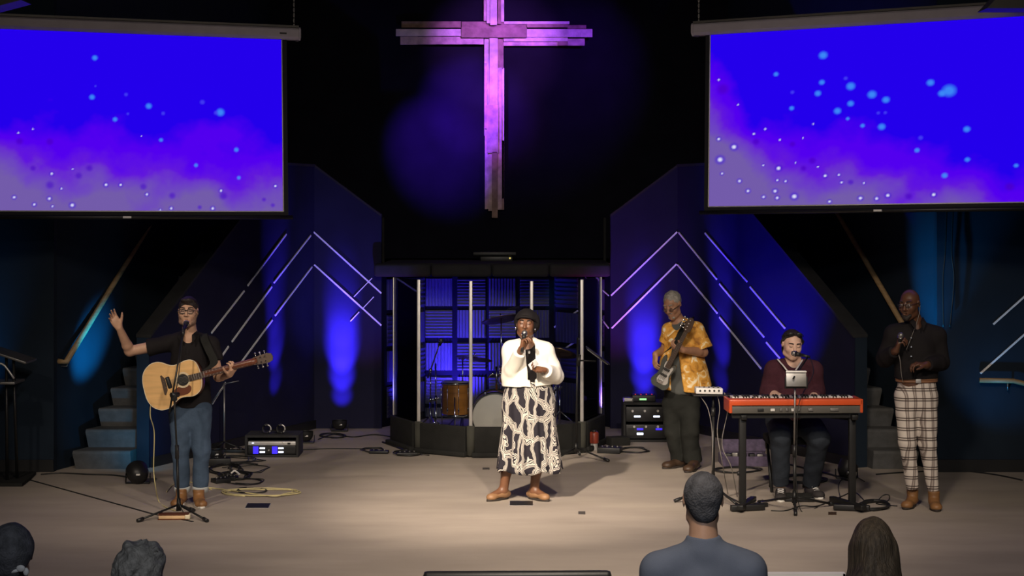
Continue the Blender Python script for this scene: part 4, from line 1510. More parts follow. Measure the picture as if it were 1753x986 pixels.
# jeans
S = SDF()
S.cone(P + Vector((0, 0, .02)), P + Vector((0, 0, -.10)), .158, .160, .03, sq=((0, 1, 0), 1.4))
leg_sdf(S, hpa, kna, ana, (.095, .072, .060), .004, t=.93, calf=False)
leg_sdf(S, hpb, knb, anb, (.095, .072, .060), .004, t=.93, calf=False)
S.wrinkle(.005, 26, 8, (1, 1, 1.6))
S.build('jeans', 'denim', root, .007)
for an, kn in ((ana, kna), (anb, knb)):
    mb = MB(); d_ = (an - kn).normalized()
    e = kn + (an - kn) * .91
    mb.lathe(e, [(.066, 0), (.070, .004), (.070, .045), (.060, .048)], frame_from(d_), 20)
    mb.build('jeans_cuff', 'denim_cuff', root)
shoe(root, (ana.x, 14.97), (-.05, -1), 'boot_tan', 'sole_white', .28, .10, boot=.13, name='boot')
shoe(root, (anb.x, 14.93), (.30, -1), 'boot_tan', 'sole_white', .28, .10, boot=.13, name='boot')

# guitar ------------------------------------------------------------------------
def plane_frame(o, ax, nrm):
    ax = Vector(ax).normalized(); n = Vector(nrm); n = (n - ax * n.dot(ax)).normalized()
    b = n.cross(ax)
    if b.z < 0: b = -b
    return lambda u, v, w=0.0: o + ax * u + b * v + n * w


tail = g(247, 668, -.22)
axg = (g(452, 614, -.30) - tail)
q = plane_frame(tail, axg, (0.0, -1, .08))
root = thing('acoustic_guitar', q(.25, -.2), 'natural blonde acoustic guitar with dark fretboard held by the man in glasses', 'guitar')
half = [(0, 0), (.006, .085), (.035, .15), (.09, .192), (.14, .202), (.19, .192), (.25, .155), (.295, .138), (.34, .142), (.40, .152), (.45, .146), (.485, .115), (.50, .055), (.502, .0)]
lowr = [(.502, -.03), (.488, -.085), (.465, -.120), (.43, -.143), (.39, -.150), (.34, -.142), (.295, -.138), (.25, -.155), (.19, -.192), (.14, -.202), (.09, -.192), (.035, -.15), (.006, -.085)]
out = catmull([Vector((a, b, 0)) for a, b in half + lowr], 4, True)
mb = MB(); mb.prism([q(p.x, p.y, 0) for p in out], q(0, 0, -.10) - q(0, 0, 0), True); mb.build('sides_and_back', 'mahogany', root)
mb = MB(); mb.prism([q(.25 + (p.x - .25) * .985, p.y * .985, .0005) for p in out], q(0, 0, .004) - q(0, 0, 0)); mb.build('soundboard', 'spruce', root)
mb = MB(); mb.tube([q(p.x, p.y, .0) for p in out], .004, 6, 0, True); mb.build('binding', 'cream', root)
hc_ = (.345, 0)
mb = MB(); mb.prism([q(hc_[0] + .05 * math.cos(t * PI / 12), .05 * math.sin(t * PI / 12), .0042) for t in range(24)], q(0, 0, .0015) - q(0, 0, 0)); mb.build('sound_hole', 'black', root)
mb = MB()
for r_, w_ in ((.056, .004), (.064, .0025)):
    mb.tube([q(hc_[0] + r_ * math.cos(t * PI / 14), r_ * math.sin(t * PI / 14), .006) for t in range(28)], w_, 5, 0, True)
mb.build('rosette', 'cream', root)
pg = [(.30, -.05), (.345, -.064), (.385, -.055), (.40, -.075), (.385, -.110), (.34, -.125), (.27, -.12), (.225, -.105), (.235, -.075), (.27, -.055)]
mb = MB(); mb.prism([q(p.x, p.y, .005) for p in catmull([Vector((a, b, 0)) for a, b in pg], 3, True)], q(0, 0, .002) - q(0, 0, 0)); mb.build('pickguard', 'mahogany', root)
mb = MB(); mb.prism([q(.165, -.08, .005), q(.165, .08, .005), q(.175, .085, .005), q(.198, .05, .005), q(.198, -.05, .005), q(.175, -.085, .005)], q(0, 0, .009) - q(0, 0, 0)); mb.build('bridge', 'fretboard', root)
mb = MB(); mb.prism([q(.40, -.027, .005), q(.96, -.0215, .010), q(.96, .0215, .010), q(.40, .027, .005)], q(0, 0, .008) - q(0, 0, 0)); mb.build('fretboard', 'fretboard', root)
mb = MB()
for i in range(18):
    u = .96 - .56 * (1 - 2 ** (-i / 12)) / (1 - 2 ** (-18 / 12)) * .98
    w_ = .0215 + (.96 - u) / .56 * .005
    a = q(u, -w_, .0185); b = q(u, w_, .0185); mb.cyl(a, b, .0016, seg=5)
f_ = mb.build('frets', 'alu', root); f_['kind'] = 'stuff'
mb = MB(); mb.tube([q(.46, 0, -.03), q(.55, 0, -.008), q(.95, 0, .0), q(1.0, 0, -.004)], [.03] * 4 + [.02] * 0, 10); mb.build('neck', 'mahogany', root)
hs = [(.955, -.024), (.975, -.032), (1.09, -.042), (1.125, -.030), (1.135, 0), (1.125, .030), (1.09, .042), (.975, .032), (.955, .024)]
mb = MB(); mb.prism([q(a, b, -.002 - (a - .96) * .12) for a, b in hs], q(0, 0, .014) - q(0, 0, 0)); mb.build('headstock', 'fretboard', root)
for i in range(3):
    for sy in (-1, 1):
        u = .995 + i * .04
        mb = MB(); mb.cyl(q(u, sy * .034, .0), q(u, sy * .056, .0), .004, seg=8); mb.ball(q(u, sy * .062, 0), (.010, .007, .009), None, 8, 6); mb.cyl(q(u, sy * .02, .005), q(u, sy * .02, .024), .005, seg=8)
        mb.build('tuning_peg', 'chrome', root)
mb = MB()
for i in range(6):
    v = (i - 2.5) / 2.5
    mb.cyl(q(.18, v * .026, .017), q(.96, v * .0175, .0225), .0012, seg=4, cap=False)
mb.build('strings', 'grey_metal', root)['kind'] = 'stuff'
mb = MB(); mb.tube([q(.02, -.14, -.05), q(.0, -.19, -.05), q(-.005, -.5, -.02), q(.08, -.93, .03)], .0045, 6, 6)
# strap over his left shoulder
mb = MB()
pts = [q(.50, .03, -.06), g(366, 622, -.16), g(358, 600, -.13), g(350, 582, -.085), g(348, 573, -.02), g(349, 574, .07), g(345, 600, .16)]
pts = catmull(pts, 5)
for i in range(len(pts) - 1):
    a, b = pts[i], pts[i + 1]
    sd = Vector((.033, .0, .006))
    mb.prism([a - sd, a + sd, b + sd, b - sd], (b - a).cross(sd).normalized() * .005)
mb.build('strap', 'black_matte', root)
# yellow cable from guitar to the floor
def cable(label, pts, r=.0045, material='cable', sub=8, group=None, cat='cable', name='cable', closed=False):
    mb = MB(); mb.tube([Vector(p) for p in pts], r, 6, sub, closed)
    o = mb.build(name, material)
    return tag(o, label, cat, group)


def fp(px, py, z=0.006):
    return FP(px, py, z)


cable('pale yellow cable hanging from the acoustic guitar to the floor', [q(.01, -.10, -.08), q(-.02, -.22, -.06), g(264, 740, -.1), g(263, 800, -.05), g(266, 832, -.05), fp(272, 858), fp(284, 868), fp(300, 874)], .005, 'cable_yellow')

# microphone stand of the guitarist ------------------------------------------------
def tripod(root, hub, feet, r=.009, hubz=.09):
    """hub = plan point, feet = world floor points"""
    mb = MB(); mb.cyl(Vector((hub.x, hub.y, hubz - .05)), Vector((hub.x, hub.y, hubz + .05)), .022, .016, 14); mb.build('hub', 'black_metal', root)
    for f in feet:
        mb = MB(); e = Vector((f.x, f.y, .016)); h = Vector((hub.x, hub.y, hubz))
        mb.cyl(h, e, r, seg=8)
        l_ = mb.build('leg', 'black_metal', root)
        mb = MB(); d_ = (e - h).normalized(); mb.cyl(e - d_ * .05, e + d_ * .012, .015, seg=10); mb.build('rubber_foot', 'black', l_)


mg = G(14.4)
hub = mg(306, 870); hub.z = 0
root = thing('microphone_stand', hub, 'black tripod boom microphone stand in front of the guitarist', 'microphone stand')
tripod(root, hub, [fp(237, 893), fp(354, 893), fp(331, 875)])
top = mg(298, 676)
mb = MB(); mb.cyl(Vector((hub.x, hub.y, .05)), mg(303, 775), .0115, seg=12); mb.build('lower_tube', 'black_metal', root)
mb = MB(); mb.cyl(mg(303, 785), mg(303, 762), .017, seg=12); mb.build('height_clutch', 'black', root)
mb = MB(); mb.cyl(mg(303, 775), top, .008, seg=12); mb.build('upper_tube', 'black_metal', root)
mb = MB(); mb.cyl(top + Vector((-.02, -.02, 0)), top + Vector((.03, .03, 0)), .022, seg=12); mb.box(top + Vector((0, 0, -.02)), (.05, .04, .06), None, .01); mb.build('boom_clutch', 'black', root)
be = g(313, 575, -.42)
mb = MB(); mb.cyl(mg(290, 706), be, .0075, seg=10); mb.build('boom_arm', 'black_metal', root)
mb = MB(); mb.box(mg(289, 655), (.03, .05, .10), rotm(0, -18, 0), .01); mb.build('counterweight', 'black', root)
mb = MB(); mb.cyl(be, be + Vector((.004, -.0, .04)), .014, seg=10); mb.build('microphone_clip', 'black', root)
microphone('black wired microphone clipped on the stand at the guitarist mouth', g(319, 553, -.24), g(313, 572, -.42) + Vector((0, 0, .015)))
cable('black cable running from the guitarist microphone down the stand', [g(313, 575, -.43), mg(306, 640, -.03), mg(300, 690, -.03), mg(303, 780, -.025), mg(304, 850, -.03), fp(318, 884)], .004)

# ---- woman in white jacket ---------------------------------------------------------
g = G(15.2)
root = thing('person', (g(897, 850).x, 15.2, 0), 'woman in white cropped jacket, black head wrap and patterned skirt singing at centre stage', 'person')
Rh = face_frame(-4, 4, -4)
hc = g(900, 556, -.03)
S = SDF()
L = head_sdf(S, hc, Rh, .98, 1.03, mouth=.022, wide=1.03)
N = g(903, 588, .03); P = g(905, 690, .03)
sa = g(876, 597, .02); sb = g(934, 599, .02)
S.cone(A3(hc) + np.array((0, .015, -.06)), N, .052, .058, .02)
torso_sdf(S, P, N, sa, sb, (.15, .11), (.15, .11), (.17, .13))
ela, wra = g(873, 645, .0), g(892, 598, -.26)
elb, wrb = g(951, 643, .02), g(932, 634, -.22)
arm_sdf(S, sa, ela, wra, (.045, .040, .028)); arm_sdf(S, sb, elb, wrb, (.045, .040, .028))
hand_sdf(S, wra + Vector((.01, 0, .0)), (.15, -.05, .9), (.85, -.5, 0), 1, curls=(55, 62, 40), thumb=(30, 25), sc=.92)
hand_sdf(S, wrb, (-.88, -.3, .12), (.1, -.5, .8), -1, curls=(25, 45, 30), thumb=(45, 15), sc=.95)
hpa, kna, ana = g(886, 715, .02), g(872, 775, .0), g(861, 845, .02)
hpb, knb, anb = g(925, 715, .02), g(921, 775, .0), g(914, 845, .02)
leg_sdf(S, hpa, kna, ana, (.08, .055, .036)); leg_sdf(S, hpb, knb, anb, (.08, .055, .036))
for an, tx in ((ana, -.9), (anb, .75)):
    a = A3(an); a[2] = .075
    d_ = unit((tx, -.75, 0))
    S.cone(an, a, .036, .034, .01); S.cone(a, a + d_ * .12 - np.array((0, 0, .03)), .036, .028, .03)
S.build('body', ['skin_brown', 'lips_dark', 'mouth'], root, .0055)
add_face(root, L, Rh, .98, 'hair_dark', True, False)
S = SDF()
S.ell(L(0, -.030, .046), (.088, .106, .092), Rh, .01)
S.ell(L(.008, -.055, .020), (.112, .078, .112), Rh, .03)
S.ell(L(0, -.085, -.03), (.06, .05, .07), Rh, .03)
S.plane(L(0, .052, .060), Rh @ np.array((0, .86, -.50)))
S.plane(L(0, .082, .0), Rh @ np.array((0, 1, -.2)))
S.wrinkle(.003, 45, 6, (.6, .6, 2))
S.build('head_wrap', 'shirt_black', root, .0055)
mb = MB(); mb.tube([L(-.074, .045, .048), L(-.05, .078, .062), L(0, .096, .068), L(.05, .078, .062), L(.074, .045, .048)], .009, 8, 4); mb.build('wrap_band', 'shirt_black', root)
for sx in (-1, 1):
    mb = MB(); mb.ball(L(sx * .083, .002, -.038), (.006, .006, .012), None, 8, 6); mb.build('earring', 'chrome', root)
# dress top
S = SDF()
torso_sdf(S, P, N, sa, sb, (.15, .11), (.148, .11), (.16, .12), inf=.006)
S.cone(A3(N) + np.array((0, -.05, .0)), A3(N) + np.array((0, -.14, -.01)), .040, .036, .004, sub=True)
S.plane(A3(N) + np.array((0, 0, .03)), (0, .25, 1))
S.wrinkle(.003, 26, 15)
S.build('dress_top', 'shirt_black', root, .008)
# scarf / print front
mb = MB()
for i, (x, y) in enumerate(((906, 603),)):
    mb.ball(g(x, y, -.125), (.010, .006, .014), rotm(0, 30 * i, 20), 10, 6)
mb.build('scarf_print', 'white', root)
# jacket: hollow front opening
S = SDF()
torso_sdf(S, P + Vector((0, 0, .19)), N, sa, sb, (.165, .12), (.165, .125), (.18, .135), inf=.022, sh_r=.060)
S.cone(g(900, 620, .02), g(903, 660, .02), .205, .222, .05, sq=((0, 1, 0), 1.42), cut=True)
arm_sdf(S, sa, ela, wra, (.058, .062, .046), .010, k=.014, t=.90)
arm_sdf(S, sb, elb, wrb, (.060, .066, .048), .010, k=.014, t=.88)
S.box(g(909, 612, -.19), (.040, .17, .20), rotm(0, -4, 0), .01, .006, sub=True)
S.box(g(912, 650, -.20), (.022, .16, .14), rotm(0, -4, 0), .005, .006, sub=True)
S.cone(A3(N) + np.array((0, -.06, .02)), A3(N) + np.array((.005, -.2, .0)), .050, .060, .01, sub=True)
S.plane(A3(N) + np.array((0, 0, .055)), (0, .35, 1))
S.plane(g(903, 660, 0), (0.03, 0, -1))
S.wrinkle(.006, 24, 7)
S.build('jacket', 'jacket_white', root, .007)
# skirt: flared loft with folds
mb = MB()
nr_, ns = 26, 120
vs = []
c0, c1 = g(904, 652, .02), g(907, 806, .02)
for i in range(nr_):
    t = i / (nr_ - 1)
    c = c0.lerp(c1, t)
    rx = .178 + .10 * t ** .9 + .03 * math.sin(PI * min(1, t * 2.2)) * (t < .45); ry = .135 + .085 * t
    for k in range(ns):
        a = 2 * PI * k / ns
        fold = t * (.020 * math.sin(9 * a + .6) + .012 * math.sin(15 * a + 2 + t * 2) + .007 * math.sin(23 * a))
        z = c.z + (.012 * math.sin(5 * a + 1) + .008 * math.sin(9 * a) if i == nr_ - 1 else 0)
        vs.append((c.x + (rx + fold) * math.cos(a), c.y + (ry + fold) * math.sin(a), z))
fs = [(i * ns + k, i * ns + (k + 1) % ns, (i + 1) * ns + (k + 1) % ns, (i + 1) * ns + k) for i in range(nr_ - 1) for k in range(ns)]
fs.append(tuple(range(ns)))
mb.add(vs, fs, True)
sk = mb.build('skirt', 'skirt', root)
sm = sk.modifiers.new('thick', 'SOLIDIFY'); sm.thickness = .004
shoe(root, (ana.x, 15.22), (-.85, -.75), 'flat_tan', 'sole_dark', .235, .080, name='shoe')
shoe(root, (anb.x, 15.22), (.75, -.75), 'flat_tan', 'sole_dark', .235, .080, name='shoe')
microphone('black microphone held by the woman in the white jacket', g(898, 570, -.22), g(893, 603, -.30))
t = thing('phone', g(911, 624, -.27), 'white phone in the left hand of the woman in the white jacket', 'phone')
mb = MB(); mb.box(g(913, 624, -.275), (.055, .009, .105), rotm(-35, 60, 10), .004); mb.build('case', 'white', t)
mb = MB(); mb.box(g(913, 624, -.275) + rotm(-35, 60, 10) @ Vector((0, .006, 0)), (.048, .003, .095), rotm(-35, 60, 10)); mb.build('screen', 'black', t)

# ---- bass player --------------------------------------------------------------------
g = G(17.1)
root = thing('person', (g(1168, 800).x, 17.1, 0), 'grey-haired man in amber floral shirt and dark jeans playing bass', 'person')
Rh = face_frame(-32, -24, 6)
hc = g(1151, 522, -.02)
S = SDF()
L = head_sdf(S, hc, Rh, 1.04, 1.02)
N = g(1162, 550, .05); P = g(1165, 668, .02)
sa = g(1146, 564, .06); sb = g(1191, 563, -.06)
S.cone(A3(hc) + np.array((.015, .025, -.06)), N, .055, .062, .02)
torso_sdf(S, P, N, sa, sb, (.15, .11), (.145, .11), (.15, .11), belly=.02)
ela, wra = g(1137, 600, .10), g(1122, 606, -.12)
elb, wrb = g(1204, 603, -.08), g(1170, 599, -.30)
arm_sdf(S, sa, ela, wra, (.048, .042, .030)); arm_sdf(S, sb, elb, wrb, (.050, .046, .031))
hand_sdf(S, wra, (-.10, -.35, -.9), (.75, .3, -.1), -1, curls=(30, 40, 25), thumb=(45, 10))
hand_sdf(S, wrb, (-.85, -.25, .2), (.1, .5, .8), -1, curls=(35, 55, 40), thumb=(50, 10))
hpa, kna, ana = g(1150, 690, .06), g(1153, 738, .04), g(1163, 788, .12)
hpb, knb, anb = g(1181, 690, .0), g(1181, 738, -.06), g(1186, 790, .0)
leg_sdf(S, hpa, kna, ana, (.080, .056, .040)); leg_sdf(S, hpb, knb, anb, (.080, .056, .040))
S.build('body', ['skin_tan', 'lips', 'mouth'], root, .0055)
add_face(root, L, Rh, 1.04, 'hair_grey', True, False)
glasses(root, L, 'black_metal', None, .024, .013, -.006, .0014)
S = SDF()
S.ell(L(0, -.028, .040), (.085, .100, .092), Rh, .01)
S.plane(L(0, .062, .078), Rh @ np.array((0, .85, -.50)))
S.plane(L(0, .01, -.05), Rh @ np.array((0, .2, -.95)))
S.plane(L(0, .085, .0), Rh @ np.array((0, 1, 0)))
S.wrinkle(.004, 120, 3)
S.build('hair', 'hair_grey', root, .0055)
S = SDF()
S.cone(L(-.022, .092, -.046), L(.022, .092, -.046), .007, .007, .01)
S.cone(L(-.020, .076, -.094), L(.020, .076, -.094), .016, .016, .02)
S.wrinkle(.002, 160, 3)
S.build('goatee', 'hair_grey', root, .005)
# grey tee
S = SDF()
torso_sdf(S, P, N, sa, sb, (.15, .11), (.148, .112), (.15, .115), inf=.010, belly=.02)
S.cone(P + Vector((0, 0, .1)), P + Vector((0, 0, .0)), .155, .155, .03, sq=((0, 1, 0), 1.35), cut=True)
S.plane(A3(N) + np.array((0, 0, .02)), (0, .1, 1))
S.plane(P + Vector((0, 0, -.03)), (0, 0, -1))
S.wrinkle(.004, 24, 9)
S.build('tee_shirt', 'tee_grey', root, .008)
# open floral shirt
S = SDF()
torso_sdf(S, P + Vector((.02, 0, .02)), N, sa, sb, (.165, .12), (.180, .135), (.205, .15), inf=.020, belly=.02, sh_r=.060)
S.cone(g(1168, 620, .02), g(1176, 668, .02), .215, .255, .04, sq=((0, 1, 0), 1.45), cut=True)
arm_sdf(S, sa, ela, wra, (.066, .068, .06), .008, 'upper', t=.62)
arm_sdf(S, sb, elb, wrb, (.070, .084, .07), .010, 'upper', t=.85)
S.box(g(1157, 640, -.20), (.060, .13, .36), rotm(0, -7, 0), .01, .01, sub=True)
S.cone(A3(N) + np.array((-.03, -.06, .0)), A3(N) + np.array((-.06, -.2, -.10)), .050, .045, .01, sub=True)
S.plane(A3(N) + np.array((0, 0, .055)), (.1, .3, 1))
S.plane(g(1168, 668, 0), (-.10, 0, -1))
S.plane(g(1212, 664, 0), (.55, 0, -.9))
S.wrinkle(.007, 22, 10)
S.build('floral_shirt', 'hawaii', root, .007)
# jeans
S = SDF()
S.cone(P + Vector((0, 0, .0)), P + Vector((0, 0, -.12)), .160, .162, .03, sq=((0, 1, 0), 1.35))
leg_sdf(S, hpa, kna, ana, (.098, .082, .080), .004, t=.97, calf=False)
leg_sdf(S, hpb, knb, anb, (.100, .086, .084), .004, t=.99, calf=False)
S.wrinkle(.008, 22, 12, (1, 1, 1.7))
S.build('jeans', 'denim_black', root, .0075)
shoe(root, (ana.x, 17.2), (-.75, -.65), 'shoe_brown', 'sole_dark', .30, .108, name='shoe')
shoe(root, (anb.x, 17.0), (-.40, -.92), 'shoe_brown', 'sole_dark', .30, .108, name='shoe')

# electric bass
tail = g(1126, 662, -.22)
axg = g(1186, 546, -.42) - tail
q = plane_frame(tail, axg, (-.25, -1, .0))
LN = axg.length
root = thing('bass_guitar', q(.1, -.1), 'dark grey electric bass held upright by the grey-haired man', 'bass guitar')
bo = [(.0, .0), (.0, .075), (.05, .12), (.11, .105), (.16, .080), (.23, .085), (.30, .105), (.36, .100), (.37, .075), (.31, .045), (.27, .028), (.27, -.028), (.30, -.05), (.32, -.075), (.29, -.095), (.23, -.085), (.16, -.075), (.11, -.10), (.05, -.12), (.0, -.08)]
bo = catmull([Vector((a * .86, b * .78, 0)) for a, b in bo], 3, True)
mb = MB(); mb.prism([q(p.x, p.y, -.02) for p in bo], q(0, 0, .036) - q(0, 0, 0), True); mb.build('bass_body', 'bass_body', root)
mb = MB(); mb.prism([q(.05 + p.x * .72, p.y * .62 - .012, .0165) for p in bo[::2]], q(0, 0, .003) - q(0, 0, 0)); mb.build('pickguard', 'alu', root)
for u in (.13, .19):
    mb = MB(); mb.prism([q(u, -.035, .020), q(u + .022, -.035, .020), q(u + .022, .035, .020), q(u, .035, .020)], q(0, 0, .009) - q(0, 0, 0)); mb.build('pickup', 'black', root)
mb = MB(); mb.prism([q(.05, -.03, .020), q(.085, -.03, .020), q(.085, .03, .020), q(.05, .03, .020)], q(0, 0, .010) - q(0, 0, 0)); mb.build('bridge', 'chrome', root)
mb = MB(); mb.prism([q(.22, -.026, .008), q(LN - .14, -.019, .008), q(LN - .14, .019, .008), q(.22, .026, .008)], q(0, 0, .022) - q(0, 0, 0), True); mb.build('neck', 'fretboard', root)
hs = [(LN - .14, -.02), (LN - .12, -.035), (LN - .02, -.03), (LN + .01, 0), (LN, .03), (LN - .06, .045), (LN - .12, .036), (LN - .14, .02)]
mb = MB(); mb.prism([q(a, b, .0) for a, b in hs], q(0, 0, .016) - q(0, 0, 0)); mb.build('headstock', 'fretboard', root)
for i in range(4):
    u = LN - .115 + i * .033
    mb = MB(); mb.cyl(q(u, .03, .008), q(u, .065, .008), .005, seg=8); mb.ball(q(u, .072, .008), (.013, .006, .013), None, 8, 6); mb.cyl(q(u, .01, .014), q(u, .01, .035), .007, seg=8); mb.build('tuning_peg', 'chrome', root)
mb = MB()
for i in range(4):
    v = (i - 1.5) / 1.5
    mb.cyl(q(.06, v * .024, .034), q(LN - .14, v * .013, .034), .0018, seg=4, cap=False)
mb.build('strings', 'grey_metal', root)['kind'] = 'stuff'
mb = MB()
pts = catmull([q(.36, .08, .0), g(1158, 585, -.29), g(1166, 566, -.25), g(1175, 551, -.17), g(1181, 546, -.04), g(1180, 552, .10), g(1168, 590, .2)], 5)
for i in range(len(pts) - 1):
    a, b = pts[i], pts[i + 1]
    sd = Vector((.036, -.005, .024))
    mb.prism([a - sd, a + sd, b + sd, b - sd], (b - a).cross(sd).normalized() * .005)
mb.build('strap', 'black_matte', root)

# ---- keyboard player -------------------------------------------------------------------
g = G(15.45)
root = thing('person', (g(1362, 850).x, 15.5, 0), 'seated woman in plum top with sunglasses on her head playing keyboard', 'person')
Rh = face_frame(6, -14, -3)
hc = g(1356, 590, -.03)
S = SDF()
L = head_sdf(S, hc, Rh, 1.0, 1.12, mouth=.010, wide=1.08)
N = g(1358, 618, .03); P = g(1356, 722, .10)
sa = g(1326, 632, .02); sb = g(1391, 633, .02)
S.cone(A3(hc) + np.array((0, .02, -.06)), N, .062, .070, .02)
torso_sdf(S, P, N, sa, sb, (.165, .12), (.17, .14), (.20, .16), belly=.03)
ela, wra = g(1315, 672, .06), g(1336, 680, -.20)
elb, wrb = g(1398, 672, .06), g(1390, 684, -.24)
arm_sdf(S, sa, ela, wra, (.055, .046, .031)); arm_sdf(S, sb, elb, wrb, (.055, .046, .031))
hand_sdf(S, wra, (.75, -.6, -.1), (.0, -.1, -1), -1, curls=(18, 30, 25), thumb=(40, 8), sc=.95)
hand_sdf(S, wrb, (-.30, -.9, -.1), (.0, -.1, -1), 1, curls=(18, 30, 25), thumb=(40, 8), sc=.95)
hpa, kna, ana = g(1335, 722, .05), g(1336, 748, -.40), g(1337, 832, -.22)
hpb, knb, anb = g(1378, 722, .05), g(1402, 750, -.36), g(1388, 832, -.02)
leg_sdf(S, hpa, kna, ana, (.10, .065, .042)); leg_sdf(S, hpb, knb, anb, (.10, .065, .042))
S.build('body', ['skin_fair', 'lips', 'mouth'], root, .0055)
add_face(root, L, Rh, 1.0, 'hair_dark', True, False)
S = SDF()
S.ell(L(0, -.024, .036), (.090, .104, .094), Rh, .01)
S.cone(L(-.085, .01, .03), L(-.080, -.02, -.10), .020, .022, .02)
S.cone(L(.085, .01, .03), L(.080, -.02, -.10), .020, .022, .02)
S.ell(L(0, -.08, -.05), (.07, .04, .09), Rh, .03)
S.plane(L(0, .040, .078), Rh @ np.array((0, .82, -.57)))
S.plane(L(0, .028, .0), Rh @ np.array((0, .98, -.15)))
S.plane(L(0, .078, .0), Rh @ np.array((0, 1, 0)))
S.wrinkle(.003, 90, 23, (1, 1, .3))
S.build('hair', 'hair_dark', root, .005)
mb = MB()
for sx in (-1, 1):
    mb.ball(L(sx * .033, .058, .112), (.028, .010, .020), Matrix(Rh.tolist()), 12, 8)
    mb.tube([L(sx * .058, .052, .112), L(sx * .086, .0, .085), L(sx * .088, -.05, .06)], .003, 6, 3)
mb.tube([L(-.008, .062, .114), L(.008, .062, .114)], .004, 6)
mb.build('sunglasses', 'black', root)
# white undershirt collar + plum top
S = SDF()
torso_sdf(S, P, N, sa, sb, (.165, .12), (.17, .14), (.20, .16), inf=.010, belly=.03)
S.cone(A3(N) + np.array((0, -.08, .02)), A3(N) + np.array((0, -.15, -.05)), .056, .050, .006, sub=True)
S.plane(A3(N) + np.array((0, 0, .03)), (0, .35, 1))
S.build('undershirt', 'white', root, .008)
S = SDF()
torso_sdf(S, P, N, sa, sb, (.175, .13), (.185, .15), (.21, .17), inf=.022, belly=.04, sh_r=.066)
arm_sdf(S, sa, ela, wra, (.076, .066, .046), .010, k=.035, t=.45)
arm_sdf(S, sb, elb, wrb, (.076, .066, .046), .010, k=.035, t=.55)
S.cone(A3(N) + np.array((0, -.08, .04)), A3(N) + np.array((.005, -.19, -.02)), .082, .080, .008, sub=True)
S.cone(A3(N) + np.array((0, -.165, -.03)), A3(N) + np.array((.004, -.175, -.125)), .080, .030, .008, sub=True)
S.plane(A3(N) + np.array((0, 0, .035)), (0, .35, 1))
S.wrinkle(.005, 22, 14)
S.build('knit_top', 'sweater', root, .0075)
mb = MB(); mb.tube([g(1331, 615, -.03), g(1340, 625, -.10), g(1355, 641, -.165), g(1366, 628, -.12), g(1374, 616, -.03)], .007, 8, 5); mb.build('white_neckline', 'white', root)
S = SDF()
S.ell(P + Vector((0, 0, 0)), (.215, .18, .14), None, .04)
leg_sdf(S, hpa, kna, ana, (.115, .088, .066), .006, t=.96, calf=False, k=.05)
leg_sdf(S, hpb, knb, anb, (.120, .092, .070), .006, t=.94, calf=False, k=.05)
S.wrinkle(.006, 24, 16)
S.build('jeans', 'denim_navy', root, .0075)
for an, dr, yy in ((ana, (-.15, -1), 15.25), (anb, (.30, -1), 15.40)):
    s_ = shoe(root, (an.x, yy), dr, 'shoe_black', 'sole_white', .26, .10, name='sneaker')
    d_ = Vector((dr[0], dr[1], 0)).normalized(); sd = Vector((-d_.y, d_.x, 0))
    mb = MB()
    for i in range(4):
        c = Vector((an.x, yy, .105 - i * .014)) + d_ * (.035 + i * .024)
        mb.tube([c - sd * .026, c + Vector((0, 0, .006)), c + sd * .026], .006, 6, 3)
    mb.build('laces', 'white', s_)
# bench
root = thing('keyboard_bench', (P.x, 15.68, 0), 'black padded bench under the seated keyboard player', 'bench')
mb = MB(); mb.box((P.x, 15.68, .47), (.44, .34, .07), None, .02); mb.build('seat', 'black_matte', root)
for sx in (-1, 1):
    mb = MB(); mb.cyl((P.x + sx * .15, 15.55, .43), (P.x + sx * .15, 15.84, .015), .014, seg=8); mb.build('leg', 'black_metal', root)
    mb = MB(); mb.cyl((P.x + sx * .18, 15.84, .43), (P.x + sx * .18, 15.55, .015), .014, seg=8); mb.build('leg', 'black_metal', root)

# ---- singer in plaid trousers ---------------------------------------------------------------
g = G(14.8)
root = thing('person', (g(1577, 868).x, 14.8, 0), 'bald man in black shirt and plaid trousers holding a microphone', 'person')
Rh = face_frame(-36, -8, 2)
hc = g(1557, 521, -.02)
S = SDF()
L = head_sdf(S, hc, Rh, 1.04, 1.0, mouth=.008)
N = g(1569, 556, .03); P = g(1569, 662, .02)
sa = g(1531, 570, -.0); sb = g(1602, 573, .03)
S.cone(A3(hc) + np.array((.02, .02, -.06)), N, .056, .064, .02)
torso_sdf(S, P, N, sa, sb, (.165, .115), (.15, .11), (.155, .11))
ela, wra = g(1515, 615, .05), g(1534, 600, -.20)
elb, wrb = g(1611, 620, .02), g(1585, 625, -.22)
arm_sdf(S, sa, ela, wra, (.052, .042, .031)); arm_sdf(S, sb, elb, wrb, (.052, .042, .031))
hand_sdf(S, wra, (.15, -.3, .75), (.9, -.2, .0), 1, curls=(55, 62, 42), thumb=(30, 25))
hand_sdf(S, wrb, (-.85, -.25, .15), (.05, .15, -.95), 1, curls=(30, 50, 35), thumb=(35, 12))
hpa, kna, ana = g(1551, 680, .0), g(1553, 758, -.03), g(1563, 838, .03)
hpb, knb, anb = g(1585, 680, .0), g(1588, 760, -.02), g(1598, 843, .0)
leg_sdf(S, hpa, kna, ana, (.078, .055, .038)); leg_sdf(S, hpb, knb, anb, (.078, .055, .038))
S.build('body', ['skin_dark', 'lips_dark', 'mouth'], root, .0055)
add_face(root, L, Rh, 1.04, 'hair_dark', True, True)
glasses(root, L, 'black_metal', 'thin dark glasses', .025, .014, .008, .0015)
S = SDF()
S.cone(L(-.030, .080, -.080), L(0, .090, -.100), .017, .019, .02)
S.cone(L(.030, .080, -.080), L(0, .090, -.100), .017, .019, .02)
S.wrinkle(.0015, 160, 3)
S.build('goatee', 'hair_dark', root, .005)
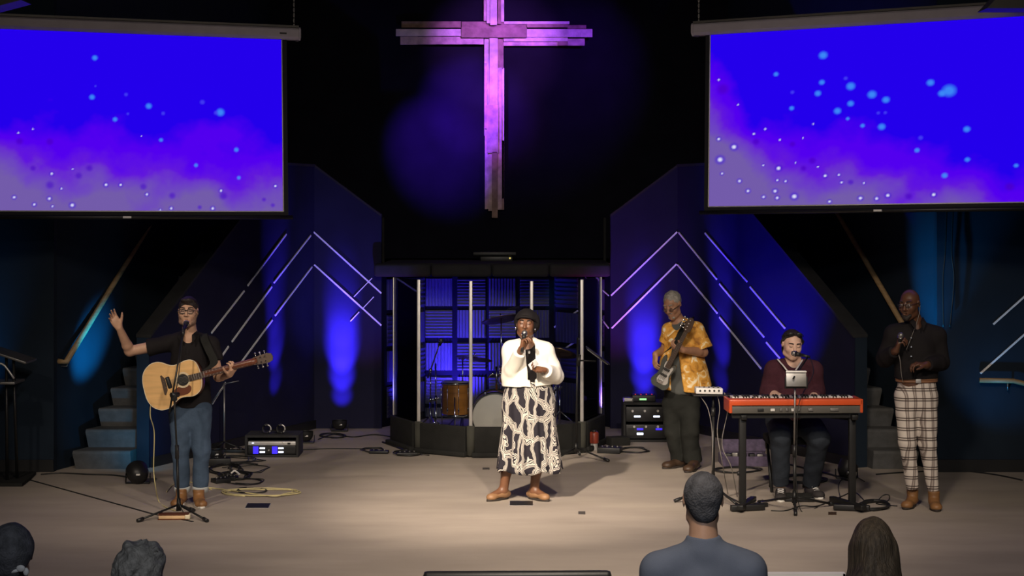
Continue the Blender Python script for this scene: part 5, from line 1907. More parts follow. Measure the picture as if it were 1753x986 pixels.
for sx in (-1, 1):
    mb = MB(); mb.ball(L(sx * .087, .004, .0), (.007, .010, .010), None, 10, 7); mb.build('in_ear_monitor', 'black', root)
mb = MB(); mb.tube([L(.086, -.01, -.01), L(.075, .0, -.08), N + Vector((-.03, -.10, .0)), g(1555, 590, -.17), g(1551, 600, -.16)], .0025, 5, 6)
mb.build('earphone_wire', 'cable_grey', root)
S = SDF()
torso_sdf(S, P + Vector((0, 0, .06)), N, sa, sb, (.168, .118), (.158, .118), (.165, .118), inf=.020, sh_r=.064)
S.cone(P + Vector((0, 0, .2)), P + Vector((0, 0, .075)), .185, .172, .03, sq=((0, 1, 0), 1.42), cut=True)
arm_sdf(S, sa, ela, wra, (.070, .062, .042), .010, k=.03, t=.86)
arm_sdf(S, sb, elb, wrb, (.070, .064, .042), .010, k=.03, t=.90)
S.cone(A3(N) + np.array((-.01, -.05, .01)), A3(N) + np.array((-.02, -.2, -.02)), .042, .040, .006, sub=True)
S.cone(A3(N) + np.array((-.012, -.13, -.03)), A3(N) + np.array((-.02, -.17, -.085)), .030, .010, .006, sub=True)
S.plane(A3(N) + np.array((0, 0, .055)), (0, .3, 1))
S.plane(P + Vector((0, 0, .07)), (0, 0, -1))
S.wrinkle(.005, 24, 19)
S.build('dress_shirt', 'shirt_black', root, .007)
mb = MB()
for sx in (-1, 1):
    qn = N + Vector((sx * .05 - .01, -.075, .045))
    mb.prism([qn + Vector((0, .04, .02)), qn + Vector((sx * .012, -.03, -.022)), qn + Vector((-sx * .022, -.065, -.085)), qn + Vector((-sx * .030, -.03, -.01))], Vector((sx * .006, -.008, .004)))
mb.build('collar', 'shirt_black', root)
mb = MB()
for yy in (578, 594, 610, 626):
    mb.cyl(g(1560, yy, -.138), g(1560, yy, -.158), .006, seg=10)
mb.build('shirt_buttons', 'chrome', root)
S = SDF()
S.cone(P + Vector((0, 0, .068)), P + Vector((0, 0, -.10)), .160, .172, .03, sq=((0, 1, 0), 1.42), cap0=True)
leg_sdf(S, hpa, kna, ana, (.095, .070, .046), .004, t=.97, calf=False)
leg_sdf(S, hpb, knb, anb, (.095, .070, .046), .004, t=.97, calf=False)
S.wrinkle(.004, 26, 20, (1, 1, 1.5))
S.build('plaid_trousers', 'plaid', root, .007)
mb = MB()
for i in range(2):
    mb.tube([P + Vector((.168 * math.cos(a * PI / 16), .119 * math.sin(a * PI / 16), .052 + i * .016)) for a in range(32)], .011, 6, 0, True)
mb.build('belt', 'leather_belt', root)
mb = MB(); mb.box(P + Vector((-.015, -.132, .06)), (.045, .012, .034), None, .004); mb.build('belt_buckle', 'alu', root)
shoe(root, (ana.x, 14.86), (-.50, -.9), 'boot_tan', 'sole_dark', .28, .094, boot=.14, name='boot')
shoe(root, (anb.x, 14.78), (-.12, -1), 'boot_tan', 'sole_dark', .28, .094, boot=.14, name='boot')
microphone('grey-headed microphone held by the bald man', g(1542, 574, -.28), g(1538, 606, -.20))
cable('thin grey cable hanging from the bald man microphone to his waist', [g(1538, 606, -.20), g(1541, 618, -.22), g(1543, 640, -.2), g(1546, 655, -.15)], .003, 'cable_grey')

# =================================================================== AUDIENCE (seen from behind)
def audience(label, px_head, py_head, d, top_mat, hair_fn, sc=1.0, skin='skin_light', shw=.185, turn=0, coat=False):
    h = W(px_head, py_head, d)
    fl = -.45
    root = thing('person', (h.x, d, fl), label, 'person')
    Rh = face_frame(180 + turn, 0, 0)
    S = SDF()
    L = head_sdf(S, h, Rh, sc, 1.0)
    N = h + Vector((0, -.03, -.175)); H = h.z - fl
    P = Vector((h.x, d, fl + .56 * H))
    sa = N + Vector((-shw, 0, -.115)); sb = N + Vector((shw, 0, -.115))
    S.cone(A3(h) + np.array((0, -.015, -.06)), N, .056, .064, .02)
    torso_sdf(S, P, N, sa, sb, (.16, .11), (.15, .11), (.16, .12))
    ela = sa + Vector((-.05, -.02, -.29)); elb = sb + Vector((.05, -.02, -.29))
    wra = ela + Vector((.03, .14, -.20)); wrb = elb + Vector((-.03, .14, -.20))
    arm_sdf(S, sa, ela, wra); arm_sdf(S, sb, elb, wrb)
    hand_sdf(S, wra, (.1, .4, -.9), (.9, 0, 0), 1); hand_sdf(S, wrb, (-.1, .4, -.9), (-.9, 0, 0), -1)
    lg = []
    for sx in (-1, 1):
        hp = P + Vector((sx * .09, 0, -.02)); an = Vector((h.x + sx * .11, d, fl + .09)); kn = (hp + an) / 2 + Vector((0, .02, 0))
        leg_sdf(S, hp, kn, an); lg.append((hp, kn, an))
    S.build('body', [skin, 'lips', 'mouth'], root, .0075)
    S = SDF()
    torso_sdf(S, P, N, sa, sb, (.175, .125), (.17, .125), (.18, .135), inf=.022, sh_r=.066)
    S.cone(P + Vector((0, 0, .2)), P + Vector((0, 0, -.12)), .185, .20, .03, sq=((0, 1, 0), 1.4), cut=True)
    arm_sdf(S, sa, ela, wra, (.072, .062, .046), .010, k=.03, t=.95)
    arm_sdf(S, sb, elb, wrb, (.072, .062, .046), .010, k=.03, t=.95)
    if coat:
        S.cone(N + Vector((0, .010, -.03)), N + Vector((0, .010, .030)), .080, .072, .03, cut=True)
        S.plane(N + Vector((0, 0, .034)), (0, .2, 1))
    else:
        S.plane(N + Vector((0, 0, .045)), (0, .3, 1))
    S.wrinkle(.004, 22, 3)
    S.build('jacket' if coat else 'shirt', top_mat, root, .009)
    S = SDF()
    for hp, kn, an in lg:
        leg_sdf(S, hp, kn, an, (.10, .078, .066), .004, t=.98, calf=False)
    S.ell(P, (.175, .13, .12), None, .03)
    S.build('trousers', 'denim_black', root, .010)
    for hp, kn, an in lg:
        shoe(root, (an.x, d), (0, 1), 'shoe_brown', 'sole_dark', .28, .10, floor=fl)
    hair_fn(root, L, Rh, h)
    return root


def hair_short(mat_name, grow=.0, curl=.003, bare=False):
    def f(root, L, Rh, h):
        S = SDF()
        S.ell(L(0, -.020, .030), (.085 + grow, .101 + grow, .094 + grow), Rh, .01)
        S.ell(L(0, -.055, -.03), (.058 + grow, .05 + grow, .06), Rh, .02)
        S.plane(L(0, .05, .05), Rh @ np.array((0, .8, -.45)))
        S.plane(L(0, 0, -.070), Rh @ np.array((0, .2, -1)))
        S.wrinkle(curl, 95, 3)
        S.build('hair', mat_name, root, .006)
    return f


def hair_long(root, L, Rh, h):
    S = SDF()
    S.ell(L(0, -.020, .026), (.080, .102, .104), Rh, .01)
    S.cone(L(0, -.035, .0), L(0, -.065, -.15), .086, .112, .03)
    S.cone(L(0, -.065, -.15), L(.0, -.085, -.40), .112, .130, .03, sq=((0, 1, 0), 1.3))
    S.cone(L(-.04, -.02, -.03), L(-.105, .02, -.20), .050, .040, .03)
    S.cone(L(.04, -.02, -.03), L(.105, .02, -.20), .050, .040, .03)
    S.cone(L(-.105, .02, -.20), L(-.13, .02, -.36), .040, .036, .03)
    S.cone(L(.105, .02, -.20), L(.12, .02, -.38), .040, .034, .03)
    S.plane(L(0, .055, .0), Rh @ np.array((0, 1, 0)))
    S.wrinkle(.013, 46, 5, (1, 1, .35))
    S.build('long_hair', 'hair_brown', root, .006)


def hair_bun(root, L, Rh, h):
    hair_short('hair_darkgrey', .004, .002)(root, L, Rh, h)
    mb = MB(); mb.tube([L(.0, -.09, -.055), L(-.03, -.10, -.05), L(-.06, -.085, -.045)], .008, 8, 4)
    mb.ball(L(-.05, -.105, -.04), (.018, .008, .014)); mb.ball(L(-.07, -.10, -.055), (.012, .008, .016))
    mb.build('hair_clip', 'white', root)


audience('man in slate blue suit jacket seen from behind below the keyboard', 1203, 856, 7.5, 'suit', hair_short('hair_darkgrey', 0, .0018), 1.03, coat=True)
audience('long brown-haired woman seen from behind at the lower right', 1495, 940, 7.1, 'shirt_black', hair_long, .98, shw=.18)
audience('curly grey-haired person seen from behind at lower left beside the guitarist stand', 239, 984, 6.7, 'shirt_black', hair_short('hair_grey', .012, .014), .98, shw=.18)
audience('close-cropped person with a hair clip seen from behind in the lower left corner', 20, 948, 7.0, 'shirt_black', hair_bun, .98, shw=.18, skin='skin_tan', turn=8)


# =================================================================== DRUM SHIELD
SH = [Vector((XD(674, 18.97), 18.97, 0)), Vector((XD(717, 18.3), 18.3, 0)), Vector((XD(806, 17.92), 17.92, 0)), Vector((XD(910, 17.92), 17.92, 0)), Vector((XD(996, 18.3), 18.3, 0)), Vector((XD(1029, 19.1), 19.1, 0))]
root = thing('drum_shield', (SH[2] + SH[3]) / 2, 'folding clear drum shield with aluminium hinges above low black foam panels', 'drum shield')
ZT, ZB = 1.80, .31
for i in range(5):
    a, b = SH[i], SH[i + 1]
    d_ = (b - a).normalized(); n_ = Vector((d_.y, -d_.x, 0))
    if n_.y > 0: n_ = -n_
    a2, b2 = a + d_ * .012, b - d_ * .012
    mb = MB(); mb.prism([a2 + Vector((0, 0, .06)), b2 + Vector((0, 0, .06)), b2 + Vector((0, 0, ZT)), a2 + Vector((0, 0, ZT))], -n_ * .008); mb.build('clear_panel', 'glass', root)
    mb = MB()
    c = (a + b) / 2; Rz = Matrix((d_, -n_, Vector((0, 0, 1)))).transposed()
    mb.box(c + n_ * .035 + Vector((0, 0, ZB / 2 + .02)), ((b - a).length - .07, .045, ZB - .04), Rz, .012)
    mb.build('foam_panel', 'black_matte', root)
    mb = MB(); mb.box(c + n_ * .05 + Vector((0, 0, .028)), ((b - a).length - .02, .11, .05), Rz, .015); mb.build('foot_roll', 'black_matte', root)
for i, p in enumerate(SH):
    lean = Vector((0, 0, 0))
    r_ = .012 if i in (0, 5) else .024
    mb = MB(); mb.box(p + Vector((0, -.018, (ZT + ZB) / 2)), (r_ * 1.5, .028, ZT - ZB), None, .006); mb.build('hinge_strip', 'alu', root)
    if i in (1, 2, 3, 4):
        mb = MB(); mb.cyl(p + Vector((0, -.04, .02)), p + Vector((0, -.04, ZB + .01)), .042, seg=16); mb.build('foam_post', 'foam_post', root)

# drum kit ---------------------------------------------------------------------------
c = W(847, 708, 19.2); R_ = .265
root = thing('bass_drum', (c.x, 19.3, 0), 'bass drum with plain cream front head inside the drum shield', 'drum', 'pieces of the drum kit')
RY = Matrix(((1, 0, 0), (0, 0, -1), (0, 1, 0)))
cz = Vector((c.x, 19.2, R_ + .005))
mb = MB(); mb.lathe(cz, [(R_ - .012, .03), (R_ - .012, -.38)], RY, 40); mb.build('shell', 'drum_wood', root)
mb = MB(); mb.lathe(cz, [(0, .028), (R_ - .03, .028), (R_ - .02, .022)], RY, 40); mb.build('front_head', 'drum_head', root)
for w in (.0, -.36):
    mb = MB(); mb.lathe(cz, [(R_ - .022, w + .035), (R_, w + .035), (R_ + .002, w), (R_ - .012, w - .01)], RY, 40); mb.build('hoop', 'black_metal', root)
for k in range(8):
    a = 2 * PI * (k + .5) / 8
    p = cz + Vector((math.cos(a) * (R_ + .004), 0, math.sin(a) * (R_ + .004)))
    if p.z < .04: continue
    mb = MB(); mb.box(p + Vector((0, -.03, 0)), (.02, .05, .03), rotm(0, -math.degrees(a) + 90, 0), .004); mb.cyl(p + Vector((0, -.02, 0)), p + Vector((0, .10, 0)), .004, seg=6); mb.build('tension_claw', 'chrome', root)
for sx in (-1, 1):
    mb = MB(); mb.cyl(cz + Vector((sx * .2, .06, -.1)), (cz.x + sx * .38, 19.12, .012), .009, seg=8); mb.build('spur', 'chrome', root)


def drum(x, y, z0, z1, r, label, wood='drum_wood', legs=True, cat='drum', tilt=0):
    root = thing('floor_tom' if legs else 'tom_drum', (x, y, 0 if legs else z0), label, cat, 'pieces of the drum kit')
    o = Vector((x, y, z0))
    h = z1 - z0
    mb = MB(); mb.lathe(o, [(r, .01), (r, h - .01)], None, 28); mb.build('shell', wood, root)
    mb = MB(); mb.lathe(o, [(0, h), (r - .005, h), (r + .004, h - .004)], None, 28); mb.build('drum_head', 'drum_head', root)
    mb = MB(); mb.lathe(o, [(0, 0), (r - .005, 0)], None, 28); mb.build('bottom_head', 'drum_head', root)
    for w in (0, h - .02):
        mb = MB(); mb.lathe(o, [(r - .002, w - .003), (r + .010, w - .003), (r + .010, w + .022), (r - .002, w + .022)], None, 28); mb.build('hoop', 'chrome', root)
    for k in range(8):
        a = 2 * PI * (k + .3) / 8
        p = o + Vector((math.cos(a) * (r + .012), math.sin(a) * (r + .012), 0))
        mb = MB(); mb.cyl(p, p + Vector((0, 0, h)), .0035, seg=6); mb.box(p + Vector((0, 0, h * .78)), (.016, .016, .04), None, .004); mb.box(p + Vector((0, 0, h * .2)), (.016, .016, .04), None, .004)
        mb.build('tension_lug', 'chrome', root)
    if legs:
        for k in range(3):
            a = 2 * PI * k / 3 + .5
            p = Vector((x + math.cos(a) * (r + .03), y + math.sin(a) * (r + .03), 0))
            mb = MB(); mb.cyl(p + Vector((0, 0, .01)), p + Vector((0, 0, z0 + .22)), .007, seg=8); mb.ball(p + Vector((0, 0, .014)), .014, None, 8, 6); mb.build('leg', 'chrome', root)
    return root


p = W(780, 700, 19.25)
drum(p.x, 19.25, .27, .64, .150, 'amber lacquered floor tom behind the left half of the shield')
p = W(868, 640, 19.75)
drum(p.x + .05, 19.75, .56, .78, .13, 'amber rack tom half hidden behind the singing woman', legs=False)
p = W(922, 690, 19.7)
root = drum(p.x + .02, 19.7, .50, .64, .17, 'snare drum at the right side of the kit behind the shield', 'chrome', legs=True)
root.name = 'snare_drum'


def stand(label, x, y, ztop, cat='stand', name='cymbal_stand', boom=None, cym=None, group='stands of the drum kit', spread=.26, ang=.4, mat_='chrome'):
    root = thing(name, (x, y, 0), label, cat, group)
    mb = MB(); mb.cyl((x, y, .05), (x, y, ztop * .55), .012, seg=10); mb.cyl((x, y, ztop * .5), (x, y, ztop), .008, seg=10); mb.build('pole', mat_, root)
    mb = MB(); mb.cyl((x, y, ztop * .53), (x, y, ztop * .53 + .05), .018, seg=10); mb.box((x + .02, y, ztop * .53 + .025), (.03, .01, .02), None, .004); mb.build('wing_clamp', mat_, root)
    for k in range(3):
        a = ang + 2 * PI * k / 3
        e = Vector((x + math.cos(a) * spread, y + math.sin(a) * spread, .014))
        mb = MB(); mb.cyl((x, y, .24), e, .008, seg=8); mb.ball(e, .014, None, 8, 6); mb.build('leg', mat_, root)
    top = Vector((x, y, ztop))
    if boom:
        e = Vector(boom)
        mb = MB(); mb.cyl(top + (top - e) * .3, e, .008, seg=8); mb.ball(top, .02, None, 10, 8); mb.build('boom_arm', mat_, root)
        top = e
    if cym:
        r, tx, ty = cym
        Rr = rotm(tx, ty, 0)
        mb = MB(); mb.lathe(top, [(0.006, .018), (.02, .016), (.035, .002), (r * .6, -.004), (r, -.014), (r * .6, -.006), (.03, .0)], Rr, 32); mb.build('cymbal', 'bronze', root)
        mb = MB(); mb.cyl(top + Rr @ Vector((0, 0, .01)), top + Rr @ Vector((0, 0, .06)), .006, seg=8); mb.build('wing_nut', mat_, root)
    return root


p = W(746, 640, 19.0)
stand('chrome stand rising left of the amber floor tom inside the shield', p.x, 19.0, W(754, 622, 19.0).z, boom=None)
p = W(722, 690, 18.95)
r_ = stand('boom microphone stand leaning over the left side of the drum kit', XD(737, 19.45), 19.45, .75, 'microphone stand', 'microphone_stand', boom=W(752, 590, 19.2), ang=1.1)
b_ = W(752, 592, 19.2)
microphone('small drum overhead microphone on the left boom stand in the shield', b_ + Vector((.02, 0, .06)), b_)
stand('cymbal stand with dark cymbal behind the bass drum', XD(792, 20.0), 20.0, W(815, 614, 20.0).z, cym=(.21, -12, 8), boom=W(812, 612, 19.8))
stand('tall cymbal stand whose bronze cymbal shows left of the woman head', XD(858, 20.2), 20.2, W(858, 545, 20.2).z, cym=(.24, -14, -10), ang=.9)
stand('chrome hi-hat stand right of the woman inside the shield', XD(932, 19.2), 19.2, W(932, 640, 19.2).z + .28, cym=(.17, -6, 0), name='hi_hat_stand')
stand('cymbal stand at the right rear of the drum kit', XD(958, 20.0), 20.0, W(958, 655, 20).z + .35, cym=(.20, -20, 12), ang=.2)
# tom mount on the bass drum
c = W(850, 660, 19.35)
root = thing('tom_mount', (c.x, 19.35, .545), 'chrome double tom mount standing on top of the bass drum', 'drum hardware', 'stands of the drum kit')
mb = MB(); mb.cyl((c.x, 19.35, .545), (c.x, 19.35, .80), .013, seg=10); mb.build('post', 'chrome', root)
for sx in (-1, 1):
    mb = MB(); mb.tube([(c.x, 19.35, .70), (c.x + sx * .05, 19.33, .72), (c.x + sx * .11, 19.34, .66)], .009, 8, 3); mb.ball((c.x + sx * .04, 19.33, .72), .02, None, 8, 6); mb.build('ball_arm', 'chrome', root)
root = thing('drum_throne', (XD(890, 20.4), 20.4, 0), 'round black drum throne behind the kit', 'stool')
x = XD(890, 20.4)
mb = MB(); mb.lathe((x, 20.4, .46), [(0, .08), (.14, .08), (.165, .06), (.165, .01), (0, 0)], None, 24); mb.build('seat', 'black_matte', root)
mb = MB(); mb.cyl((x, 20.4, .1), (x, 20.4, .46), .015, seg=10); mb.build('pole', 'chrome', root)
for k in range(3):
    a = k * 2.1
    mb = MB(); mb.cyl((x, 20.4, .22), (x + .25 * math.cos(a), 20.4 + .25 * math.sin(a), .012), .010, seg=8); mb.build('leg', 'chrome', root)

# =================================================================== KEYBOARD
RK = rotm(0, 0, 2.0)
kc = W(1357.5, 696, 14.80)
K0 = Vector((kc.x, 14.81, .87))
kw, kd = 1.125, .31


def kp(u, v, w):
    return K0 + RK @ Vector((u, v, w))


root = thing('stage_keyboard', K0 - Vector((0, 0, .06)), 'red-orange stage keyboard with dark grey rear panel, facing away from the house', 'keyboard')
mb = MB(); mb.box(kp(0, 0, -.03), (kw - .03, kd - .01, .06), RK, .004); mb.build('lower_case', 'key_grey', root)
mb = MB()
mb.box(kp(0, -.085, .032), (kw, kd - .17, .052), RK, .008)
mb.box(kp(0, .150, .005), (kw, .012, .05), RK, .004)
for sx in (-1, 1):
    mb.box(kp(sx * (kw / 2 - .012), 0, .0), (.026, kd, .115), RK, .008)
mb.build('red_shell', 'key_red', root)
nk = 43
x0 = -kw / 2 + .05; kwid = (kw - .1) / nk
mb0 = None
mb = MB(); mb.box(kp(x0 + kwid / 2, .072, .050), (kwid - .0015, .145, .026), RK, .002)
k0 = mb.build('white_key', 'key_white', root)
for i in range(1, nk):
    k = k0.copy(); COL.objects.link(k); k.parent = root
    k.location = RK @ Vector((kwid * i, 0, 0)); ORG[k.name] = ORG[root.name]
first = None
for i in range(nk - 1):
    if i % 7 in (2, 6): continue
    if first is None:
        mb = MB(); mb.box(kp(x0 + kwid * (i + 1), .038, .068), (kwid * .52, .085, .022), RK, .003)
        first = mb.build('black_key', 'black', root); i0 = i
    else:
        k = first.copy(); COL.objects.link(k); k.parent = root
        k.location = RK @ Vector((kwid * (i - i0), 0, 0)); ORG[k.name] = ORG[root.name]
for (u, w, mt) in ((-.30, .05, 'black'), (-.20, .035, 'white'), (-.13, .02, 'grey_metal'), (-.08, .02, 'grey_metal'), (-.03, .025, 'white'), (.02, .02, 'grey_metal'), (.12, .04, 'grey_metal'), (.32, .07, 'grey_metal')):
    mb = MB(); mb.box(kp(u, -kd / 2 - .001, -.030), (w, .012, .022), RK, .002); mb.build('rear_socket', mt, root)
for i in range(6):
    mb = MB(); mb.cyl(kp(-.35 + .07 * i, -.06, .058), kp(-.35 + .07 * i, -.06, .070), .009, seg=12); mb.build('knob', 'black', root)
# stand
root = thing('keyboard_stand', (K0.x, 14.81, 0), 'black table-style keyboard stand with square legs under the red keyboard', 'keyboard stand')
mb = MB()
for v in (-.10, .09):
    mb.box(kp(0, v, -.085), (kw - .06, .03, .035), RK)
mb.build('cross_beam', 'black_metal', root)
for px_, sx in ((1271, -1), (1460, 1)):
    x = XD(px_, 14.72)
    yb = 14.72 + (.035 if sx > 0 else -.0)
    mb = MB(); mb.box((x, yb, .43), (.058, .058, .76), None, .006); mb.build('leg', 'black_metal', root)
    mb = MB(); mb.box((x, 14.82, .775), (.05, .34, .04), RK, .006); mb.build('bracket_arm', 'black_metal', root)
    mb = MB(); mb.box((x + sx * -.04, 14.74, .045), (.055, .52, .045), rotm(0, 0, 20 * sx), .008); mb.build('foot', 'black_metal', root)
    mb = MB(); mb.box((x - sx * .03, 14.62, .03), (.30, .05, .05), rotm(0, 0, -14 * sx), .01); mb.build('foot', 'black', root)
    mb = MB(); mb.cyl((x - .045, yb, .30), (x - .02, yb, .30), .018, seg=10); mb.build('knob', 'black', root)
mb = MB(); mb.box((XD(1365, 14.9), 14.86, .79), (.92, .02, .03), rotm(0, 6, 0)); mb.build('brace', 'black_metal', root)

# her microphone stand with phone holder
mg = G(14.55)
hub = Vector((XD(1360, 14.55), 14.55, 0))
root = thing('microphone_stand', hub, 'black tripod microphone stand with clipped tablet in front of the red keyboard', 'microphone stand')
tripod(root, hub, [fp(1300, 861), fp(1426, 865), fp(1362, 882)], .010, .13)
mb = MB(); mb.cyl((hub.x, hub.y, .06), mg(1360, 775), .012, seg=12); mb.build('lower_tube', 'black_metal', root)
mb = MB(); mb.cyl(mg(1360, 782), mg(1360, 762), .017, seg=12); mb.build('height_clutch', 'black', root)
mb = MB(); mb.cyl(mg(1360, 775), mg(1361, 640), .008, seg=12); mb.build('upper_tube', 'grey_metal', root)
mb = MB(); mb.box(mg(1361, 655), (.05, .05, .05), None, .012); mb.cyl(mg(1352, 640), mg(1368, 640), .02, seg=12); mb.build('boom_clutch', 'black', root)
be = mg(1383, 611, .55)
mb = MB(); mb.cyl(mg(1358, 648, -.1), be, .0075, seg=10); mb.build('boom_arm', 'black_metal', root)
mb = MB()
mb.box(mg(1363, 662, -.03), (.17, .012, .03), None, .005); mb.box(mg(1345, 655, -.03), (.016, .02, .10), None, .004); mb.box(mg(1381, 655, -.03), (.016, .02, .10), None, .004)
mb.build('tablet_holder', 'black', root)
t = thing('tablet', mg(1363, 662, -.05), 'small pale tablet held upright in the clip on the keyboard microphone stand', 'tablet')
mb = MB(); mb.box(mg(1363, 648, -.05), (.17, .010, .135), rotm(-10, 0, 0), .006); mb.build('case', 'grey_metal', t)
mb = MB(); mb.box(mg(1363, 636.5, -.055), (.172, .014, .012), rotm(-10, 0, 0), .003); mb.build('rim', 'white', t)
microphone('black microphone pointing left at the mouth of the keyboard player', W(1359, 605, 15.17), W(1386, 611, 15.10))
cable('black microphone cable looping down the keyboard microphone stand', [W(1386, 611, 15.12), W(1392, 640, 14.9), mg(1368, 690, -.03), mg(1364, 760, -.03), mg(1363, 820, -.04), fp(1372, 875), fp(1400, 868)], .004)

t = thing('foot_pedal', FP(1370, 862), 'black foot pedal on the floor between the keyboard player feet', 'pedal')
c = FP(1368, 858)
mb = MB(); mb.box((c.x, c.y, .02), (.26, .11, .035), rotm(0, 0, -5), .008); mb.build('base', 'black', t)
mb = MB(); mb.box((c.x, c.y, .05), (.22, .09, .015), rotm(12, 0, -5), .005); mb.build('treadle', 'black_matte', t)
t = thing('foot_pedal', FP(1300, 872), 'small black sustain pedal beside the left foot of the keyboard stand', 'pedal')
c = FP(1303, 868); c2 = FP(1316, 826)
mb = MB(); mb.box((c.x, c.y, .02), (.10, .07, .035), rotm(0, 0, 30), .006); mb.build('base', 'black', t)
mb = MB(); mb.box((c.x + .02, c.y, .045), (.08, .04, .01), rotm(0, 0, 30), .003); mb.build('treadle', 'chrome', t)

# white mixer on its tripod
hub = Vector((XD(1221, 15.1), 15.1, 0)); mg = G(15.1)
root = thing('equipment_stand', hub, 'black tripod stand with small top plate left of the keyboard', 'stand')
tripod(root, hub, [fp(1156, 859), fp(1266, 869), fp(1232, 838)], .011, .14)
mb = MB(); mb.cyl((hub.x, hub.y, .08), mg(1221, 705), .015, seg=12); mb.build('lower_tube', 'black_metal', root)
mb = MB(); mb.cyl(mg(1221, 712), mg(1221, 698), .020, seg=12); mb.build('height_clutch', 'black', root)
mb = MB(); mb.cyl(mg(1221, 705), mg(1221, 677), .011, seg=12); mb.build('upper_tube', 'black_metal', root)
mb = MB(); mb.box(mg(1219, 675.5), (.34, .20, .012), None, .004); mb.build('top_plate', 'black_metal', root)
zt = mg(1215, 675).z + .006
t = thing('mixer', Vector((XD(1213, 15.1), 15.1, zt)), 'small white mixer on the tripod stand beside the bass player', 'mixer')
c = Vector((XD(1213, 15.1), 15.1, zt + .028))
mb = MB(); mb.box(c, (.23, .15, .05), rotm(0, 1.5, 0), .006); mb.build('housing', 'white', t)
for i in range(5):
    mb = MB(); mb.cyl(c + Vector((-.08 + .04 * i, -.078, .004)), c + Vector((-.08 + .04 * i, -.073, .004)), .009, seg=10); mb.build('jack', 'black', t)
    mb = MB(); mb.cyl(c + Vector((-.08 + .04 * i, -.02, .022)), c + Vector((-.08 + .04 * i, -.02, .036)), .008, seg=10); mb.build('knob', 'key_grey', t)
for k_, (px0_, py0_, pts) in enumerate(((0, 0, [(1196, 672), (1200, 680), (1212, 700), (1219, 740), (1219, 800), fp(1215, 838)]), (0, 0, [(1228, 676), (1232, 700), (1228, 740), (1236, 790), fp(1246, 845)]), (0, 0, [(1240, 672), (1246, 700), (1236, 760), (1252, 800), fp(1262, 850)]))):
    w_ = [p if isinstance(p, Vector) else mg(p[0], p[1], -.05) for p in pts]
    cable('grey cable hanging from the white mixer, ' + ('left', 'middle', 'right')[k_] + ' of three', w_, .004, 'cable_grey')

# open purple-grey case with gear behind the keyboard
c = FP(1275, 797); c.z = 0
t = thing('equipment_case', c, 'open violet-grey padded case holding gear on the floor behind the keyboard', 'case')
mb = MB()
w_, l_, h_ = .44, .34, .10
for (dx, dy, sx, sy) in ((0, -l_ / 2, w_, .02), (0, l_ / 2, w_, .02), (-w_ / 2, 0, .02, l_), (w_ / 2, 0, .02, l_)):
    mb.box((c.x + dx, c.y + dy + .1, h_ / 2), (sx, sy, h_), None, .006)
mb.box((c.x, c.y + .1, .01), (w_, l_, .02))
mb.build('case_body', 'case_purple', t)
mb = MB(); mb.box((c.x + .03, c.y + .1 + l_ / 2 + .06, .15), (w_, .05, .14), rotm(-35, 0, 0), .015); mb.build('lid', 'case_purple', t)
for i in range(5):
    mb = MB(); mb.box((c.x - .15 + .075 * i, c.y + .1 + random.uniform(-.08, .08), .07), (.06, .09, .09), rotm(0, 0, random.uniform(-20, 20)), .006); mb.build('gear_box', ('black', 'grey_metal', 'black_metal')[i % 3], t)


# =================================================================== RACKS
def rack(label, x, y, w, h, dpt, units, name='equipment_rack'):
    root = thing(name, (x, y + dpt / 2, 0), label, 'equipment rack')
    for (dx, dz, sx, sz) in ((0, .012, w, .024), (0, h - .012, w, .024), (-w / 2 + .012, h / 2, .024, h), (w / 2 - .012, h / 2, .024, h)):
        mb = MB(); mb.box((x + dx, y + dpt / 2, dz), (sx, dpt, sz if sz != h else h - .048), None, .002); mb.build('case_board', 'cap', root)
    mb = MB(); mb.box((x, y + dpt - .01, h / 2), (w - .05, .02, h - .05)); mb.build('back_board', 'black', root)
    iw = w - .06
    for (z0, z1, face, parts) in units:
        mb = MB(); mb.box((x, y + .12, (z0 + z1) / 2), (iw, .2, z1 - z0 - .004), None, .002); u = mb.build('rack_unit', face, root)
        for (kind, px_, pz_, sw, sh) in parts:
            mb = MB(); cc = Vector((x + px_ * iw, y + .018, z0 + (z1 - z0) * pz_))
            if kind == 'knob':
                mb.cyl(cc, cc - Vector((0, .02, 0)), sw, seg=12); mb.build('knob', 'alu', u)
            elif kind == 'vent':
                mb.box(cc, (sw, .006, sh)); mb.build('vent', 'black', u)
            elif kind == 'glow':
                mb.box(cc - Vector((0, -.001, 0)), (sw, .004, sh)); mb.build('blue_panel', 'led_blue', u)
            else:
                mb.box(cc - Vector((0, .002, 0)), (sw, .006, sh), None, .002); mb.build('display', kind, u)
    return root


